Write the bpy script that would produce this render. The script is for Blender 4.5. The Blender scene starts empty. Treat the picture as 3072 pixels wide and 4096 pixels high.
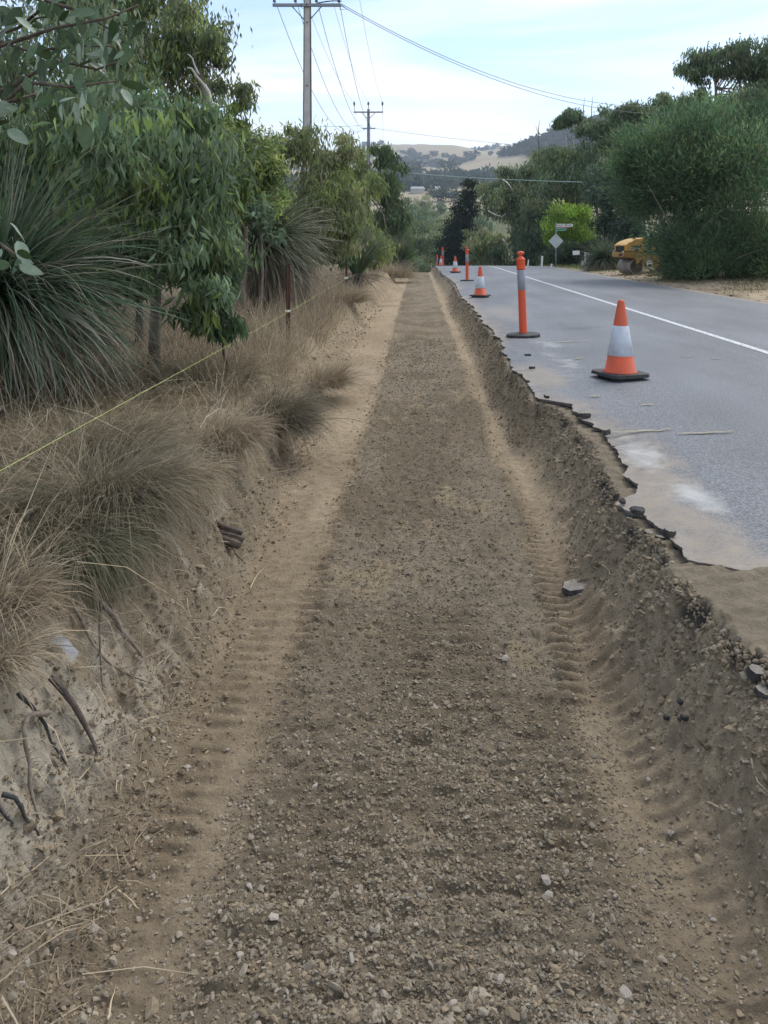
import bpy, bmesh, math, random
import numpy as np
from mathutils import Vector, Matrix

# ------------------------------------------------------------------ camera, world, sun, exposure
scene = bpy.context.scene
COL = scene.collection
cam_d = bpy.data.cameras.new('camera')
cam = bpy.data.objects.new('camera', cam_d)
COL.objects.link(cam)
cam.location = (0.0, 0.0, 1.6)
cam.rotation_euler = (math.radians(90), 0, 0)
cam_d.sensor_fit = 'VERTICAL'
cam_d.sensor_height = 36.0
cam_d.lens = 36.0 * 769 / 1024
cam_d.shift_x = -34 / 1024
cam_d.shift_y = -(512 - 244) / 1024
cam_d.clip_start = 0.05
cam_d.clip_end = 9000
scene.camera = cam

SUN_EL, SUN_AZ = math.radians(50), math.radians(42)
world = bpy.data.worlds.new('World')
scene.world = world
world.use_nodes = True
wn, wl = world.node_tree.nodes, world.node_tree.links
wn.clear()


def N(nodes, typ, **kw):
    n = nodes.new(typ)
    for k, v in kw.items():
        setattr(n, k, v)
    return n


w_out = N(wn, 'ShaderNodeOutputWorld')
w_bg = N(wn, 'ShaderNodeBackground')
w_bg.inputs['Strength'].default_value = 0.12
w_sky = N(wn, 'ShaderNodeTexSky', sky_type='NISHITA')
w_sky.sun_disc = False
w_sky.sun_elevation = SUN_EL
w_sky.sun_rotation = SUN_AZ
w_sky.air_density = 1.0
w_sky.dust_density = 0.25
w_sky.ozone_density = 1.6
w_tc = N(wn, 'ShaderNodeTexCoord')
w_sep = N(wn, 'ShaderNodeSeparateXYZ')
wl.new(w_tc.outputs['Generated'], w_sep.inputs[0])


def wmath(op, a, b=None, clamp=False):
    n = N(wn, 'ShaderNodeMath', operation=op)
    n.use_clamp = clamp
    for i, v in enumerate((a, b)):
        if v is None:
            continue
        if isinstance(v, (int, float)):
            n.inputs[i].default_value = v
        else:
            wl.new(v, n.inputs[i])
    return n.outputs[0]


# cloud sheet: the direction projected on a flat layer overhead
w_h = wmath('ADD', wmath('MAXIMUM', w_sep.outputs['Z'], 0.0), 0.16)
w_u = wmath('DIVIDE', w_sep.outputs['X'], w_h)
w_v = wmath('DIVIDE', w_sep.outputs['Y'], w_h)
w_cmb = N(wn, 'ShaderNodeCombineXYZ')
wl.new(w_u, w_cmb.inputs[0]); wl.new(w_v, w_cmb.inputs[1])
w_map = N(wn, 'ShaderNodeMapping')
w_map.inputs['Scale'].default_value = (0.55, 1.3, 1.0)
w_map.inputs['Location'].default_value = (2.2, 7.7, 0.0)
wl.new(w_cmb.outputs[0], w_map.inputs[0])
w_n1 = N(wn, 'ShaderNodeTexNoise')
w_n1.inputs['Scale'].default_value = 1.0
w_n1.inputs['Detail'].default_value = 7
w_n1.inputs['Roughness'].default_value = 0.55
w_n1.inputs['Distortion'].default_value = 0.5
wl.new(w_map.outputs[0], w_n1.inputs['Vector'])
w_ramp = N(wn, 'ShaderNodeValToRGB')
w_ramp.color_ramp.elements[0].position = 0.40
w_ramp.color_ramp.elements[0].color = (0.06, 0.06, 0.06, 1)
w_ramp.color_ramp.elements[1].position = 0.60
w_ramp.color_ramp.elements[1].color = (1, 1, 1, 1)
wl.new(w_n1.outputs['Fac'], w_ramp.inputs[0])
# thin cloud glows around the veiled sun
w_dot = N(wn, 'ShaderNodeVectorMath', operation='DOT_PRODUCT')
SUN_DIR = (math.sin(SUN_AZ) * math.cos(SUN_EL), math.cos(SUN_AZ) * math.cos(SUN_EL), math.sin(SUN_EL))
wl.new(w_tc.outputs['Generated'], w_dot.inputs[0])
w_dot.inputs[1].default_value = SUN_DIR
w_glow = wmath('POWER', wmath('MAXIMUM', w_dot.outputs['Value'], 0.0), 4.0)
w_bri = wmath('ADD', wmath('MULTIPLY', w_glow, 4.5), 5.1)
w_n2 = N(wn, 'ShaderNodeTexNoise')
w_n2.inputs['Scale'].default_value = 1.9
w_n2.inputs['Detail'].default_value = 5
wl.new(w_map.outputs[0], w_n2.inputs['Vector'])
w_bri = wmath('MULTIPLY', w_bri, wmath('ADD', wmath('MULTIPLY', w_n2.outputs['Fac'], 0.45), 0.80))
w_cc = N(wn, 'ShaderNodeVectorMath', operation='SCALE')
w_cc.inputs[0].default_value = (0.98, 0.985, 1.01)
wl.new(w_bri, w_cc.inputs['Scale'])
w_mix = N(wn, 'ShaderNodeMix', data_type='RGBA')
wl.new(w_ramp.outputs['Color'], w_mix.inputs['Factor'])
wl.new(w_sky.outputs[0], w_mix.inputs[6])
wl.new(w_cc.outputs[0], w_mix.inputs[7])
wl.new(w_mix.outputs[2], w_bg.inputs['Color'])
wl.new(w_bg.outputs[0], w_out.inputs['Surface'])

sun_d = bpy.data.lights.new('sun', 'SUN')
sun_d.energy = 1.2
sun_d.angle = math.radians(20)
sun_d.color = (1.0, 0.95, 0.87)
sun = bpy.data.objects.new('sun', sun_d)
COL.objects.link(sun)
sun.rotation_euler = (-Vector(SUN_DIR)).to_track_quat('-Z', 'Y').to_euler()

scene.render.engine = 'CYCLES'
scene.view_settings.view_transform = 'Standard'
scene.view_settings.look = 'None'
scene.view_settings.gamma = 1
scene.view_settings.use_curve_mapping = False
scene.view_settings.exposure = 1.0
scene.cycles.use_denoising = True
scene.cycles.max_bounces = 6
scene.cycles.diffuse_bounces = 3
scene.cycles.volume_bounces = 1

# ------------------------------------------------------------------ helpers
RNG = np.random.default_rng(7)
random.seed(5)
K = 0.463 / 769


def at(vx, vy, Y):
    """point at distance Y ahead that stands in the direction measured on the site photo"""
    return Vector(((vx - 903) * K * Y, Y, 1.6 - (vy - 527) * K * Y))


def vnoise(x, y, seed=0):
    x = np.asarray(x, float); y = np.asarray(y, float)
    xi = np.floor(x).astype(np.int64); yi = np.floor(y).astype(np.int64)
    xf = x - xi; yf = y - yi

    def h(a, b):
        n = (a * 374761393 + b * 668265263 + seed * 974634777) & 0xFFFFFFFF
        n = ((n ^ (n >> 13)) * 1274126177) & 0xFFFFFFFF
        n = n ^ (n >> 16)
        return (n & 0xFFFF) / 65535.0
    u = xf * xf * (3 - 2 * xf); v = yf * yf * (3 - 2 * yf)
    return (h(xi, yi) * (1 - u) + h(xi + 1, yi) * u) * (1 - v) + (h(xi, yi + 1) * (1 - u) + h(xi + 1, yi + 1) * u) * v


def fbm(x, y, seed=0, o=4, g=0.5):
    s = 0; a = 1; t = 0
    for i in range(o):
        s = s + a * vnoise(x, y, seed + i * 17); t += a
        x = x * 2.03 + 3.1; y = y * 2.03 + 1.7; a *= g
    return s / t - 0.5


def sstep(a, b, x):
    t = np.clip((x - a) / (b - a), 0, 1)
    return t * t * (3 - 2 * t)


def npmesh(name, V, F, mat, parent=None, smooth=False, col=None):
    V = np.ascontiguousarray(V, np.float32); F = np.ascontiguousarray(F, np.int32)
    me = bpy.data.meshes.new(name)
    m, k = F.shape
    me.vertices.add(len(V)); me.vertices.foreach_set('co', V.ravel())
    me.loops.add(m * k); me.loops.foreach_set('vertex_index', F.ravel())
    me.polygons.add(m); me.polygons.foreach_set('loop_start', np.arange(m, dtype=np.int32) * k)
    me.update(calc_edges=True)
    me.polygons.foreach_set('use_smooth', np.full(m, smooth))
    if col is not None:
        c = np.ones((len(V), 4), np.float32); c[:, :3] = col
        at_ = me.color_attributes.new('Col', 'FLOAT_COLOR', 'POINT')
        at_.data.foreach_set('color', c.ravel())
    me.update()
    me.validate()
    me.materials.append(mat)
    o = bpy.data.objects.new(name, me)
    COL.objects.link(o)
    if parent is not None:
        o.parent = parent
    return o


def bmobj(name, bm, mat, parent=None, smooth=False, loc=None, rot=None):
    me = bpy.data.meshes.new(name)
    bmesh.ops.recalc_face_normals(bm, faces=bm.faces)
    bm.to_mesh(me); bm.free()
    for p in me.polygons:
        p.use_smooth = smooth
    me.materials.append(mat)
    o = bpy.data.objects.new(name, me)
    COL.objects.link(o)
    if parent is not None:
        o.parent = parent
    if loc is not None:
        o.location = loc
    if rot is not None:
        o.rotation_euler = rot
    return o


def thing(name, label, cat, loc=(0, 0, 0), rotz=0.0, group=None):
    o = bpy.data.objects.new(name, None)
    COL.objects.link(o)
    o.empty_display_size = 0.2
    o.location = loc; o.rotation_euler = (0, 0, rotz)
    o['label'] = label; o['category'] = cat
    if group:
        o['group'] = group
    return o


def tag(o, label=None, cat=None, group=None, kind=None):
    for k, v in (('label', label), ('category', cat), ('group', group), ('kind', kind)):
        if v:
            o[k] = v
    return o


def copy_tree(o, loc, rotz, label=None, group=None, scale=None):
    r = o.copy(); COL.objects.link(r)
    r.location = loc; r.rotation_euler = (0, 0, rotz)
    if scale:
        r.scale = (scale,) * 3 if isinstance(scale, (int, float)) else scale
    if label:
        r['label'] = label
    if group:
        r['group'] = group
    for ch in list(o.children):
        c = ch.copy(); COL.objects.link(c); c.parent = r
        for g in list(ch.children):
            d = g.copy(); COL.objects.link(d); d.parent = c
    return r


def box(bm, c, s, rotz=0.0, bev=0.0):
    r = bmesh.ops.create_cube(bm, size=1.0)
    vs = r['verts']
    bmesh.ops.scale(bm, vec=s, verts=vs)
    if rotz:
        bmesh.ops.rotate(bm, cent=(0, 0, 0), matrix=Matrix.Rotation(rotz, 3, 'Z'), verts=vs)
    bmesh.ops.translate(bm, vec=c, verts=vs)
    if bev:
        es = list({e for v in vs for e in v.link_edges})
        bmesh.ops.bevel(bm, geom=es, offset=bev, segments=2, affect='EDGES', profile=0.6)
    return bm


def lathe(prof, n=24, squash=None):
    bm = bmesh.new()
    rings = []
    for r, z in prof:
        if r < 1e-5:
            rings.append([bm.verts.new((0, 0, z))])
        else:
            rings.append([bm.verts.new((r * math.cos(2 * math.pi * i / n), r * math.sin(2 * math.pi * i / n), z)) for i in range(n)])
    for a, b in zip(rings, rings[1:]):
        for i in range(n):
            j = (i + 1) % n
            if len(a) == 1 and len(b) == 1:
                continue
            if len(a) == 1:
                bm.faces.new((a[0], b[i], b[j]))
            elif len(b) == 1:
                bm.faces.new((a[i], a[j], b[0]))
            else:
                bm.faces.new((a[i], a[j], b[j], b[i]))
    return bm


def prism(bm, pts, y0, y1, bev=0.0):
    """closed outline pts (x,z) extruded along y"""
    a = [bm.verts.new((x, y0, z)) for x, z in pts]
    b = [bm.verts.new((x, y1, z)) for x, z in pts]
    fs = [bm.faces.new(a), bm.faces.new(list(reversed(b)))]
    for i in range(len(pts)):
        j = (i + 1) % len(pts)
        fs.append(bm.faces.new((a[i], b[i], b[j], a[j])))
    if bev:
        es = list({e for f in fs[:2] for e in f.edges})
        bmesh.ops.bevel(bm, geom=es, offset=bev, segments=3, affect='EDGES', profile=0.6)
    return bm


def tube_arr(pts, radii, n=6):
    pts = [Vector(p) for p in pts]
    V = []; F = []
    up = Vector((0, 0, 1))
    for i, p in enumerate(pts):
        t = (pts[min(i + 1, len(pts) - 1)] - pts[max(i - 1, 0)]).normalized()
        a = t.cross(up if abs(t.z) < 0.95 else Vector((1, 0, 0))).normalized()
        b = t.cross(a)
        for k in range(n):
            an = 2 * math.pi * k / n
            V.append(p + (a * math.cos(an) + b * math.sin(an)) * radii[i])
    for i in range(len(pts) - 1):
        for k in range(n):
            l = (k + 1) % n
            F.append((i * n + k, i * n + l, (i + 1) * n + l, (i + 1) * n + k))
    nv = len(V)
    V.append(pts[0]); V.append(pts[-1])
    for k in range(n):
        l = (k + 1) % n
        F.append((nv, l, k, k)); F.append((nv + 1, (len(pts) - 1) * n + k, (len(pts) - 1) * n + l, (len(pts) - 1) * n + l))
    return [tuple(v) for v in V], F


class Acc:
    """collects tubes into one mesh of tri/quad faces"""
    def __init__(s):
        s.V = []; s.F = []

    def tube(s, pts, radii, n=6):
        v, f = tube_arr(pts, radii, n)
        o = len(s.V)
        s.V += v
        for q in f:
            q2 = []
            for i in q:
                if i + o not in q2:
                    q2.append(i + o)
            s.F.append(q2)

    def build(s, name, mat, parent=None, smooth=True, off=None):
        me = bpy.data.meshes.new(name)
        V = s.V if off is None else [(v[0] - off[0], v[1] - off[1], v[2] - off[2]) for v in s.V]
        me.from_pydata(V, [], s.F)
        for p in me.polygons:
            p.use_smooth = smooth
        me.materials.append(mat)
        o = bpy.data.objects.new(name, me); COL.objects.link(o)
        if parent is not None:
            o.parent = parent
        return o


# ------------------------------------------------------------------ materials
def mat_basic(name, col, rough=0.6, var=0.0, scale=8.0, bump=0.0, bscale=60.0, metal=0.0, col2=None, detail=6, coords='Object'):
    m = bpy.data.materials.new(name)
    m.use_nodes = True
    nt = m.node_tree; ns, ls = nt.nodes, nt.links
    b = ns['Principled BSDF']
    b.inputs['Roughness'].default_value = rough
    b.inputs['Metallic'].default_value = metal
    b.inputs['Base Color'].default_value = (*col, 1)
    tc = N(ns, 'ShaderNodeTexCoord')
    if var or col2:
        nz = N(ns, 'ShaderNodeTexNoise'); nz.inputs['Scale'].default_value = scale; nz.inputs['Detail'].default_value = detail
        ls.new(tc.outputs[coords], nz.inputs['Vector'])
        r = N(ns, 'ShaderNodeValToRGB')
        r.color_ramp.elements[0].position = 0.32; r.color_ramp.elements[1].position = 0.68
        c2 = col2 or tuple(min(1, c * (1 + var)) for c in col)
        c1 = col if col2 else tuple(c * (1 - var) for c in col)
        r.color_ramp.elements[0].color = (*c1, 1); r.color_ramp.elements[1].color = (*c2, 1)
        ls.new(nz.outputs['Fac'], r.inputs[0]); ls.new(r.outputs[0], b.inputs['Base Color'])
    if bump:
        nb = N(ns, 'ShaderNodeTexNoise'); nb.inputs['Scale'].default_value = bscale; nb.inputs['Detail'].default_value = 5
        ls.new(tc.outputs[coords], nb.inputs['Vector'])
        bp = N(ns, 'ShaderNodeBump'); bp.inputs['Strength'].default_value = bump; bp.inputs['Distance'].default_value = 0.01
        ls.new(nb.outputs['Fac'], bp.inputs['Height']); ls.new(bp.outputs[0], b.inputs['Normal'])
    return m


def mat_attr(name, rough=0.7, translucent=0.0, noise=0.0, nscale=40.0, bump=0.0, bscale=80.0, bdist=0.01, spec=0.5, coords='Object'):
    m = bpy.data.materials.new(name)
    m.use_nodes = True
    nt = m.node_tree; ns, ls = nt.nodes, nt.links
    b = ns['Principled BSDF']
    b.inputs['Roughness'].default_value = rough
    b.inputs['Specular IOR Level'].default_value = spec
    a = N(ns, 'ShaderNodeVertexColor', layer_name='Col')
    c = a.outputs['Color']
    tc = N(ns, 'ShaderNodeTexCoord')
    if noise:
        nz = N(ns, 'ShaderNodeTexNoise'); nz.inputs['Scale'].default_value = nscale; nz.inputs['Detail'].default_value = 8
        nz.inputs['Roughness'].default_value = 0.65
        ls.new(tc.outputs[coords], nz.inputs['Vector'])
        mr = N(ns, 'ShaderNodeMapRange')
        mr.inputs['From Min'].default_value = 0.25; mr.inputs['From Max'].default_value = 0.75
        mr.inputs['To Min'].default_value = 1 - noise; mr.inputs['To Max'].default_value = 1 + noise
        ls.new(nz.outputs['Fac'], mr.inputs[0])
        vm = N(ns, 'ShaderNodeVectorMath', operation='SCALE')
        ls.new(c, vm.inputs[0]); ls.new(mr.outputs[0], vm.inputs['Scale'])
        c = vm.outputs[0]
    ls.new(c, b.inputs['Base Color'])
    if bump:
        nb = N(ns, 'ShaderNodeTexNoise'); nb.inputs['Scale'].default_value = bscale; nb.inputs['Detail'].default_value = 8
        nb.inputs['Roughness'].default_value = 0.7
        ls.new(tc.outputs[coords], nb.inputs['Vector'])
        bp = N(ns, 'ShaderNodeBump'); bp.inputs['Strength'].default_value = bump; bp.inputs['Distance'].default_value = bdist
        ls.new(nb.outputs['Fac'], bp.inputs['Height']); ls.new(bp.outputs[0], b.inputs['Normal'])
    if translucent:
        t = N(ns, 'ShaderNodeBsdfTranslucent'); ls.new(c, t.inputs['Color'])
        mx = N(ns, 'ShaderNodeMixShader'); mx.inputs[0].default_value = translucent
        ls.new(b.outputs[0], mx.inputs[1]); ls.new(t.outputs[0], mx.inputs[2])
        ls.new(mx.outputs[0], ns['Material Output'].inputs['Surface'])
    return m


M = {}
M['foliage'] = mat_attr('foliage', rough=0.55, translucent=0.5, spec=0.35)
M['blade'] = mat_attr('blade', rough=0.75, translucent=0.25, spec=0.15)
M['earth'] = mat_attr('earth', rough=0.95, noise=0.35, nscale=22, bump=0.9, bscale=75, bdist=0.018, spec=0.15)
M['gravel'] = mat_attr('gravel', rough=0.9, noise=0.25, nscale=90, bump=0.35, bscale=160, bdist=0.004, spec=0.2)
M['terrain'] = mat_attr('terrain', rough=1.0, noise=0.22, nscale=0.9, spec=0.1)
M['bark'] = mat_basic('bark', (0.13, 0.105, 0.08), 0.9, col2=(0.26, 0.23, 0.19), scale=9, bump=0.6, bscale=30)
M['pale_bark'] = mat_basic('pale_bark', (0.34, 0.31, 0.27), 0.8, col2=(0.66, 0.64, 0.6), scale=3, bump=0.4, bscale=14)
M['dark_wood'] = mat_basic('dark_wood', (0.045, 0.035, 0.03), 0.9, col2=(0.13, 0.10, 0.08), scale=25, bump=0.6, bscale=50)
M['grey_wood'] = mat_basic('grey_wood', (0.12, 0.095, 0.075), 0.9, col2=(0.25, 0.21, 0.17), scale=25, bump=0.6, bscale=60)
M['charcoal'] = mat_basic('charcoal', (0.018, 0.018, 0.022), 0.85, col2=(0.05, 0.048, 0.048), scale=40, bump=0.6, bscale=60)
M['orange'] = mat_basic('orange_plastic', (0.76, 0.085, 0.02), 0.5, col2=(0.60, 0.095, 0.04), scale=11, bump=0.08, bscale=12)
M['orange_cone'] = mat_basic('orange_cone', (0.68, 0.095, 0.028), 0.5, col2=(0.47, 0.09, 0.04), scale=7, bump=0.1, bscale=16)
M['sleeve'] = mat_basic('sleeve', (0.62, 0.67, 0.75), 0.4, col2=(0.47, 0.50, 0.55), scale=12, bump=0.3, bscale=9)
M['grey_sleeve'] = mat_basic('grey_sleeve', (0.27, 0.28, 0.33), 0.38, var=0.08, scale=24, bump=0.1, bscale=40)
M['rubber'] = mat_basic('rubber', (0.018, 0.018, 0.022), 0.75, col2=(0.05, 0.047, 0.045), scale=18, bump=0.2, bscale=40)
M['concrete'] = mat_basic('concrete', (0.41, 0.42, 0.415), 0.9, var=0.12, scale=3, bump=0.2, bscale=20)
M['steel'] = mat_basic('steel', (0.10, 0.06, 0.065), 0.7, var=0.25, scale=4)
M['galv'] = mat_basic('galvanised', (0.20, 0.22, 0.26), 0.6, var=0.15, scale=5)
M['porcelain'] = mat_basic('porcelain', (0.10, 0.10, 0.14), 0.35, var=0.1, scale=12)
M['wire'] = mat_basic('wire', (0.10, 0.12, 0.14), 0.6, var=0.1, scale=5)
M['green_wire'] = mat_basic('green_wire', (0.36, 0.50, 0.47), 0.5, var=0.1, scale=5)
M['rust'] = mat_basic('rust', (0.035, 0.014, 0.012), 0.85, col2=(0.10, 0.035, 0.022), scale=30, bump=0.4, bscale=80)
M['string'] = mat_basic('string', (0.42, 0.50, 0.16), 0.7, var=0.2, scale=30)
M['white'] = mat_basic('white_paint', (0.74, 0.75, 0.74), 0.6, var=0.08, scale=14)
M['sign_back'] = mat_basic('sign_back', (0.45, 0.49, 0.51), 0.5, var=0.06, scale=4)
M['sign_green'] = mat_basic('sign_green', (0.03, 0.24, 0.17), 0.45, var=0.08, scale=9)
M['sign_red'] = mat_basic('sign_red', (0.42, 0.10, 0.13), 0.5, var=0.1, scale=9)
M['black'] = mat_basic('black', (0.015, 0.015, 0.02), 0.5, var=0.2, scale=10)
M['yellow'] = mat_basic('machine_yellow', (0.60, 0.33, 0.06), 0.45, var=0.07, scale=5, bump=0.05, bscale=20)
M['yellow_dirty'] = mat_basic('machine_yellow_dusty', (0.32, 0.19, 0.06), 0.7, col2=(0.40, 0.23, 0.055), scale=6)
M['drum'] = mat_basic('drum_steel', (0.17, 0.145, 0.115), 0.6, col2=(0.30, 0.27, 0.23), scale=5, metal=0.25)
M['drum_face'] = mat_basic('drum_face', (0.07, 0.058, 0.042), 0.85, col2=(0.15, 0.12, 0.085), scale=7)
M['glass'] = mat_basic('dark_grille', (0.012, 0.013, 0.016), 0.3, var=0.2, scale=10)
M['asphalt_lump'] = mat_basic('asphalt_lump', (0.022, 0.022, 0.025), 0.9, col2=(0.085, 0.078, 0.07), scale=26, bump=0.9, bscale=90)
M['asphalt_top'] = mat_basic('asphalt_lump_top', (0.20, 0.18, 0.155), 0.95, col2=(0.33, 0.29, 0.24), scale=26, bump=0.8, bscale=120)
M['stone'] = mat_basic('stone', (0.30, 0.26, 0.21), 0.9, col2=(0.52, 0.47, 0.40), scale=11, bump=0.5, bscale=70)
M['straw'] = mat_basic('straw', (0.42, 0.33, 0.20), 0.8, col2=(0.62, 0.52, 0.36), scale=30)
M['pale_straw'] = mat_basic('pale_straw', (0.60, 0.54, 0.40), 0.8, var=0.12, scale=20)
M['paper'] = mat_basic('paper', (0.72, 0.72, 0.74), 0.7, var=0.1, scale=20)
M['roof'] = mat_basic('roof_metal', (0.62, 0.66, 0.70), 0.5, var=0.08, scale=0.5)
M['wall'] = mat_basic('shed_wall', (0.35, 0.34, 0.31), 0.8, var=0.1, scale=0.5)

# asphalt: chip seal speckle, dust and near-black tints laid over it where the attribute says so
m = bpy.data.materials.new('asphalt'); m.use_nodes = True
ns, ls = m.node_tree.nodes, m.node_tree.links
b = ns['Principled BSDF']; b.inputs['Roughness'].default_value = 0.62; b.inputs['Specular IOR Level'].default_value = 0.5
tc = N(ns, 'ShaderNodeTexCoord')
nz = N(ns, 'ShaderNodeTexNoise'); nz.inputs['Scale'].default_value = 85; nz.inputs['Detail'].default_value = 5; nz.inputs['Roughness'].default_value = 0.75
ls.new(tc.outputs['Object'], nz.inputs['Vector'])
r = N(ns, 'ShaderNodeValToRGB')
r.color_ramp.elements[0].position = 0.40; r.color_ramp.elements[0].color = (0.042, 0.047, 0.055, 1)
r.color_ramp.elements[1].position = 0.62; r.color_ramp.elements[1].color = (0.20, 0.213, 0.23, 1)
ls.new(nz.outputs['Fac'], r.inputs[0])
nz2 = N(ns, 'ShaderNodeTexNoise'); nz2.inputs['Scale'].default_value = 1.4; nz2.inputs['Detail'].default_value = 6
mp2 = N(ns, 'ShaderNodeMapping'); mp2.inputs['Scale'].default_value = (1.0, 0.35, 1)
ls.new(tc.outputs['Object'], mp2.inputs[0]); ls.new(mp2.outputs[0], nz2.inputs['Vector'])
mr = N(ns, 'ShaderNodeMapRange'); mr.inputs['From Min'].default_value = 0.3; mr.inputs['From Max'].default_value = 0.7
mr.inputs['To Min'].default_value = 0.74; mr.inputs['To Max'].default_value = 1.22
ls.new(nz2.outputs['Fac'], mr.inputs[0])
sc_ = N(ns, 'ShaderNodeVectorMath', operation='SCALE'); ls.new(r.outputs[0], sc_.inputs[0]); ls.new(mr.outputs[0], sc_.inputs['Scale'])
av = N(ns, 'ShaderNodeVertexColor', layer_name='Col')
sp = N(ns, 'ShaderNodeSeparateColor'); ls.new(av.outputs['Color'], sp.inputs[0])
nz3 = N(ns, 'ShaderNodeTexNoise'); nz3.inputs['Scale'].default_value = 9; nz3.inputs['Detail'].default_value = 8; nz3.inputs['Roughness'].default_value = 0.7
ls.new(tc.outputs['Object'], nz3.inputs['Vector'])


def tintmix(chan, colr, prev):
    a = N(ns, 'ShaderNodeMath', operation='ADD'); ls.new(chan, a.inputs[0]); ls.new(nz3.outputs['Fac'], a.inputs[1])
    q = N(ns, 'ShaderNodeMapRange'); q.inputs['From Min'].default_value = 0.72; q.inputs['From Max'].default_value = 1.25
    q.inputs['To Max'].default_value = 0.92
    ls.new(a.outputs[0], q.inputs[0])
    mx = N(ns, 'ShaderNodeMix', data_type='RGBA'); ls.new(q.outputs[0], mx.inputs['Factor'])
    ls.new(prev, mx.inputs[6]); mx.inputs[7].default_value = (*colr, 1)
    return mx.outputs[2]


cc = tintmix(sp.outputs[0], (0.27, 0.22, 0.16), sc_.outputs[0])
cc = tintmix(sp.outputs[1], (0.40, 0.395, 0.38), cc)
cc = tintmix(sp.outputs[2], (0.022, 0.022, 0.024), cc)  # dark stains on the seal; on the lip, bitumen with painted shade
ls.new(cc, b.inputs['Base Color'])
bp = N(ns, 'ShaderNodeBump'); bp.inputs['Strength'].default_value = 0.5; bp.inputs['Distance'].default_value = 0.004
ls.new(nz.outputs['Fac'], bp.inputs['Height']); ls.new(bp.outputs[0], b.inputs['Normal'])
M['asphalt'] = m

# worn road paint
m = bpy.data.materials.new('line_paint'); m.use_nodes = True
ns, ls = m.node_tree.nodes, m.node_tree.links
b = ns['Principled BSDF']; b.inputs['Roughness'].default_value = 0.7
tc = N(ns, 'ShaderNodeTexCoord')
nz = N(ns, 'ShaderNodeTexNoise'); nz.inputs['Scale'].default_value = 26; nz.inputs['Detail'].default_value = 7
ls.new(tc.outputs['Object'], nz.inputs['Vector'])
r = N(ns, 'ShaderNodeValToRGB')
r.color_ramp.elements[0].position = 0.33; r.color_ramp.elements[0].color = (0.17, 0.18, 0.19, 1)
r.color_ramp.elements[1].position = 0.52; r.color_ramp.elements[1].color = (0.56, 0.57, 0.57, 1)
ls.new(nz.outputs['Fac'], r.inputs[0]); ls.new(r.outputs[0], b.inputs['Base Color'])
M['paint'] = m


# ------------------------------------------------------------------ ground shape
def road_z(Y):
    Y = np.asarray(Y, float)
    d = np.maximum(Y - 38, 0)
    return 0.4 - np.where(d < 34.5, 0.00174 * d * d, 0.00174 * 34.5 ** 2 + 0.12 * (d - 34.5))


def bend(Y):
    return -0.0035 * np.maximum(np.asarray(Y, float) - 62, 0) ** 2


E_Y = [0.5, 1.6, 2.3, 2.8, 2.96, 3.23, 3.49, 3.6, 3.83, 4.08, 4.38, 4.8, 5.14, 5.83, 6.13, 6.99, 7.6, 8.6, 9.9, 12.15, 14.9, 17.8, 21, 25, 29, 36.9, 46, 110]
E_X = [2.0, 1.75, 1.45, 1.27, 1.07, 1.043, .984, .95, 1.10, 1.107, 1.17, 1.20, 1.16, 1.14, .945, .989, .934, .97, 1.057, 1.024, 1.066, .996, 1.09, 1.15, 1.04, .98, 1.0, 1.0]
T_Y = [0.5, 1.5, 2.27, 2.38, 2.74, 2.91, 3.0, 3.23, 3.5, 3.6, 3.83, 4.4, 4.8, 5.14, 5.83, 6.13, 7, 7.6, 9.9, 12, 15, 17.8, 25, 29, 37, 45, 90]
T_X = [1.06, 1.05, 1.03, .99, .975, .913, 1.0, 1.02, .96, .92, 1.0, 1.05, 1.10, 1.08, 1.08, .91, .95, .90, 1.02, 1.0, 1.04, .97, 1.12, 1.01, .95, 1.0, 1.0]


def edge_x(Y):
    Y = np.asarray(Y, float)
    return np.interp(Y, E_Y, E_X) + 0.065 * fbm(Y * 5, Y * 0 + 3.3, 41, 3) * 2 + 0.032 * fbm(Y * 17, Y * 0 + 8.3, 43, 4, .65) * 2


def bank(X, Y):
    """excavated strip with its banks"""
    base = road_z(Y) - 0.4
    wob = 0.16 * fbm(Y * 1.1, Y * 0 + 5.5, 11, 3) + 0.05 * fbm(Y * 6, Y * 0 + 2, 12, 3)
    xlb = -np.interp(Y, [1.5, 2.5, 4, 6, 10, 15, 25, 45], [.74, .76, .82, .93, 1.0, 1.08, 1.0, .85]) + wob
    zlt = np.interp(Y, [1.5, 3, 6, 10, 20, 40], [.50, .50, .48, .45, .44, .40]) + 0.1 * fbm(Y * .7, Y * 0 + 1, 14, 3)
    wl_ = np.interp(Y, [1.5, 4, 8, 20], [.46, .40, .32, .34])
    xrb = np.interp(Y, [1.5, 2.0, 2.7, 4, 5.6, 8, 14], [.70, .66, .62, .68, .76, .70, .72]) + 0.07 * fbm(Y * 1.3, Y * 0 + 9, 15, 3)
    xrt = np.interp(Y, T_Y, T_X) + 0.07 * fbm(Y * 7, Y * 0 + 4, 16, 3)
    tl = np.clip((xlb - X) / wl_, 0, 1)
    tr = np.clip((X - xrb) / np.maximum(xrt - xrb, 0.1), 0, 1)
    z = base + zlt * (0.75 * tl + 0.25 * sstep(0, 1, tl)) + np.interp(Y, [2.85, 3.0], [.385, .35]) * (0.8 * tr ** 1.5 + 0.2 * sstep(0.3, 1.0, tr))
    z = z + np.maximum(xlb - wl_ - X, 0) * 0.09
    mb = sstep(0.02, 0.25, tl) + sstep(0.18, 0.5, tr) * (1 - sstep(0.95, 1.0, tr))
    return z, tl, tr, xlb, xrb, np.clip(mb, 0, 1)


def ground_z(X, Y):
    X = np.asarray(X, float); Y = np.asarray(Y, float)
    z = bank(X, Y)[0]
    return np.where(X > 2.0, road_z(Y), z)


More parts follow.
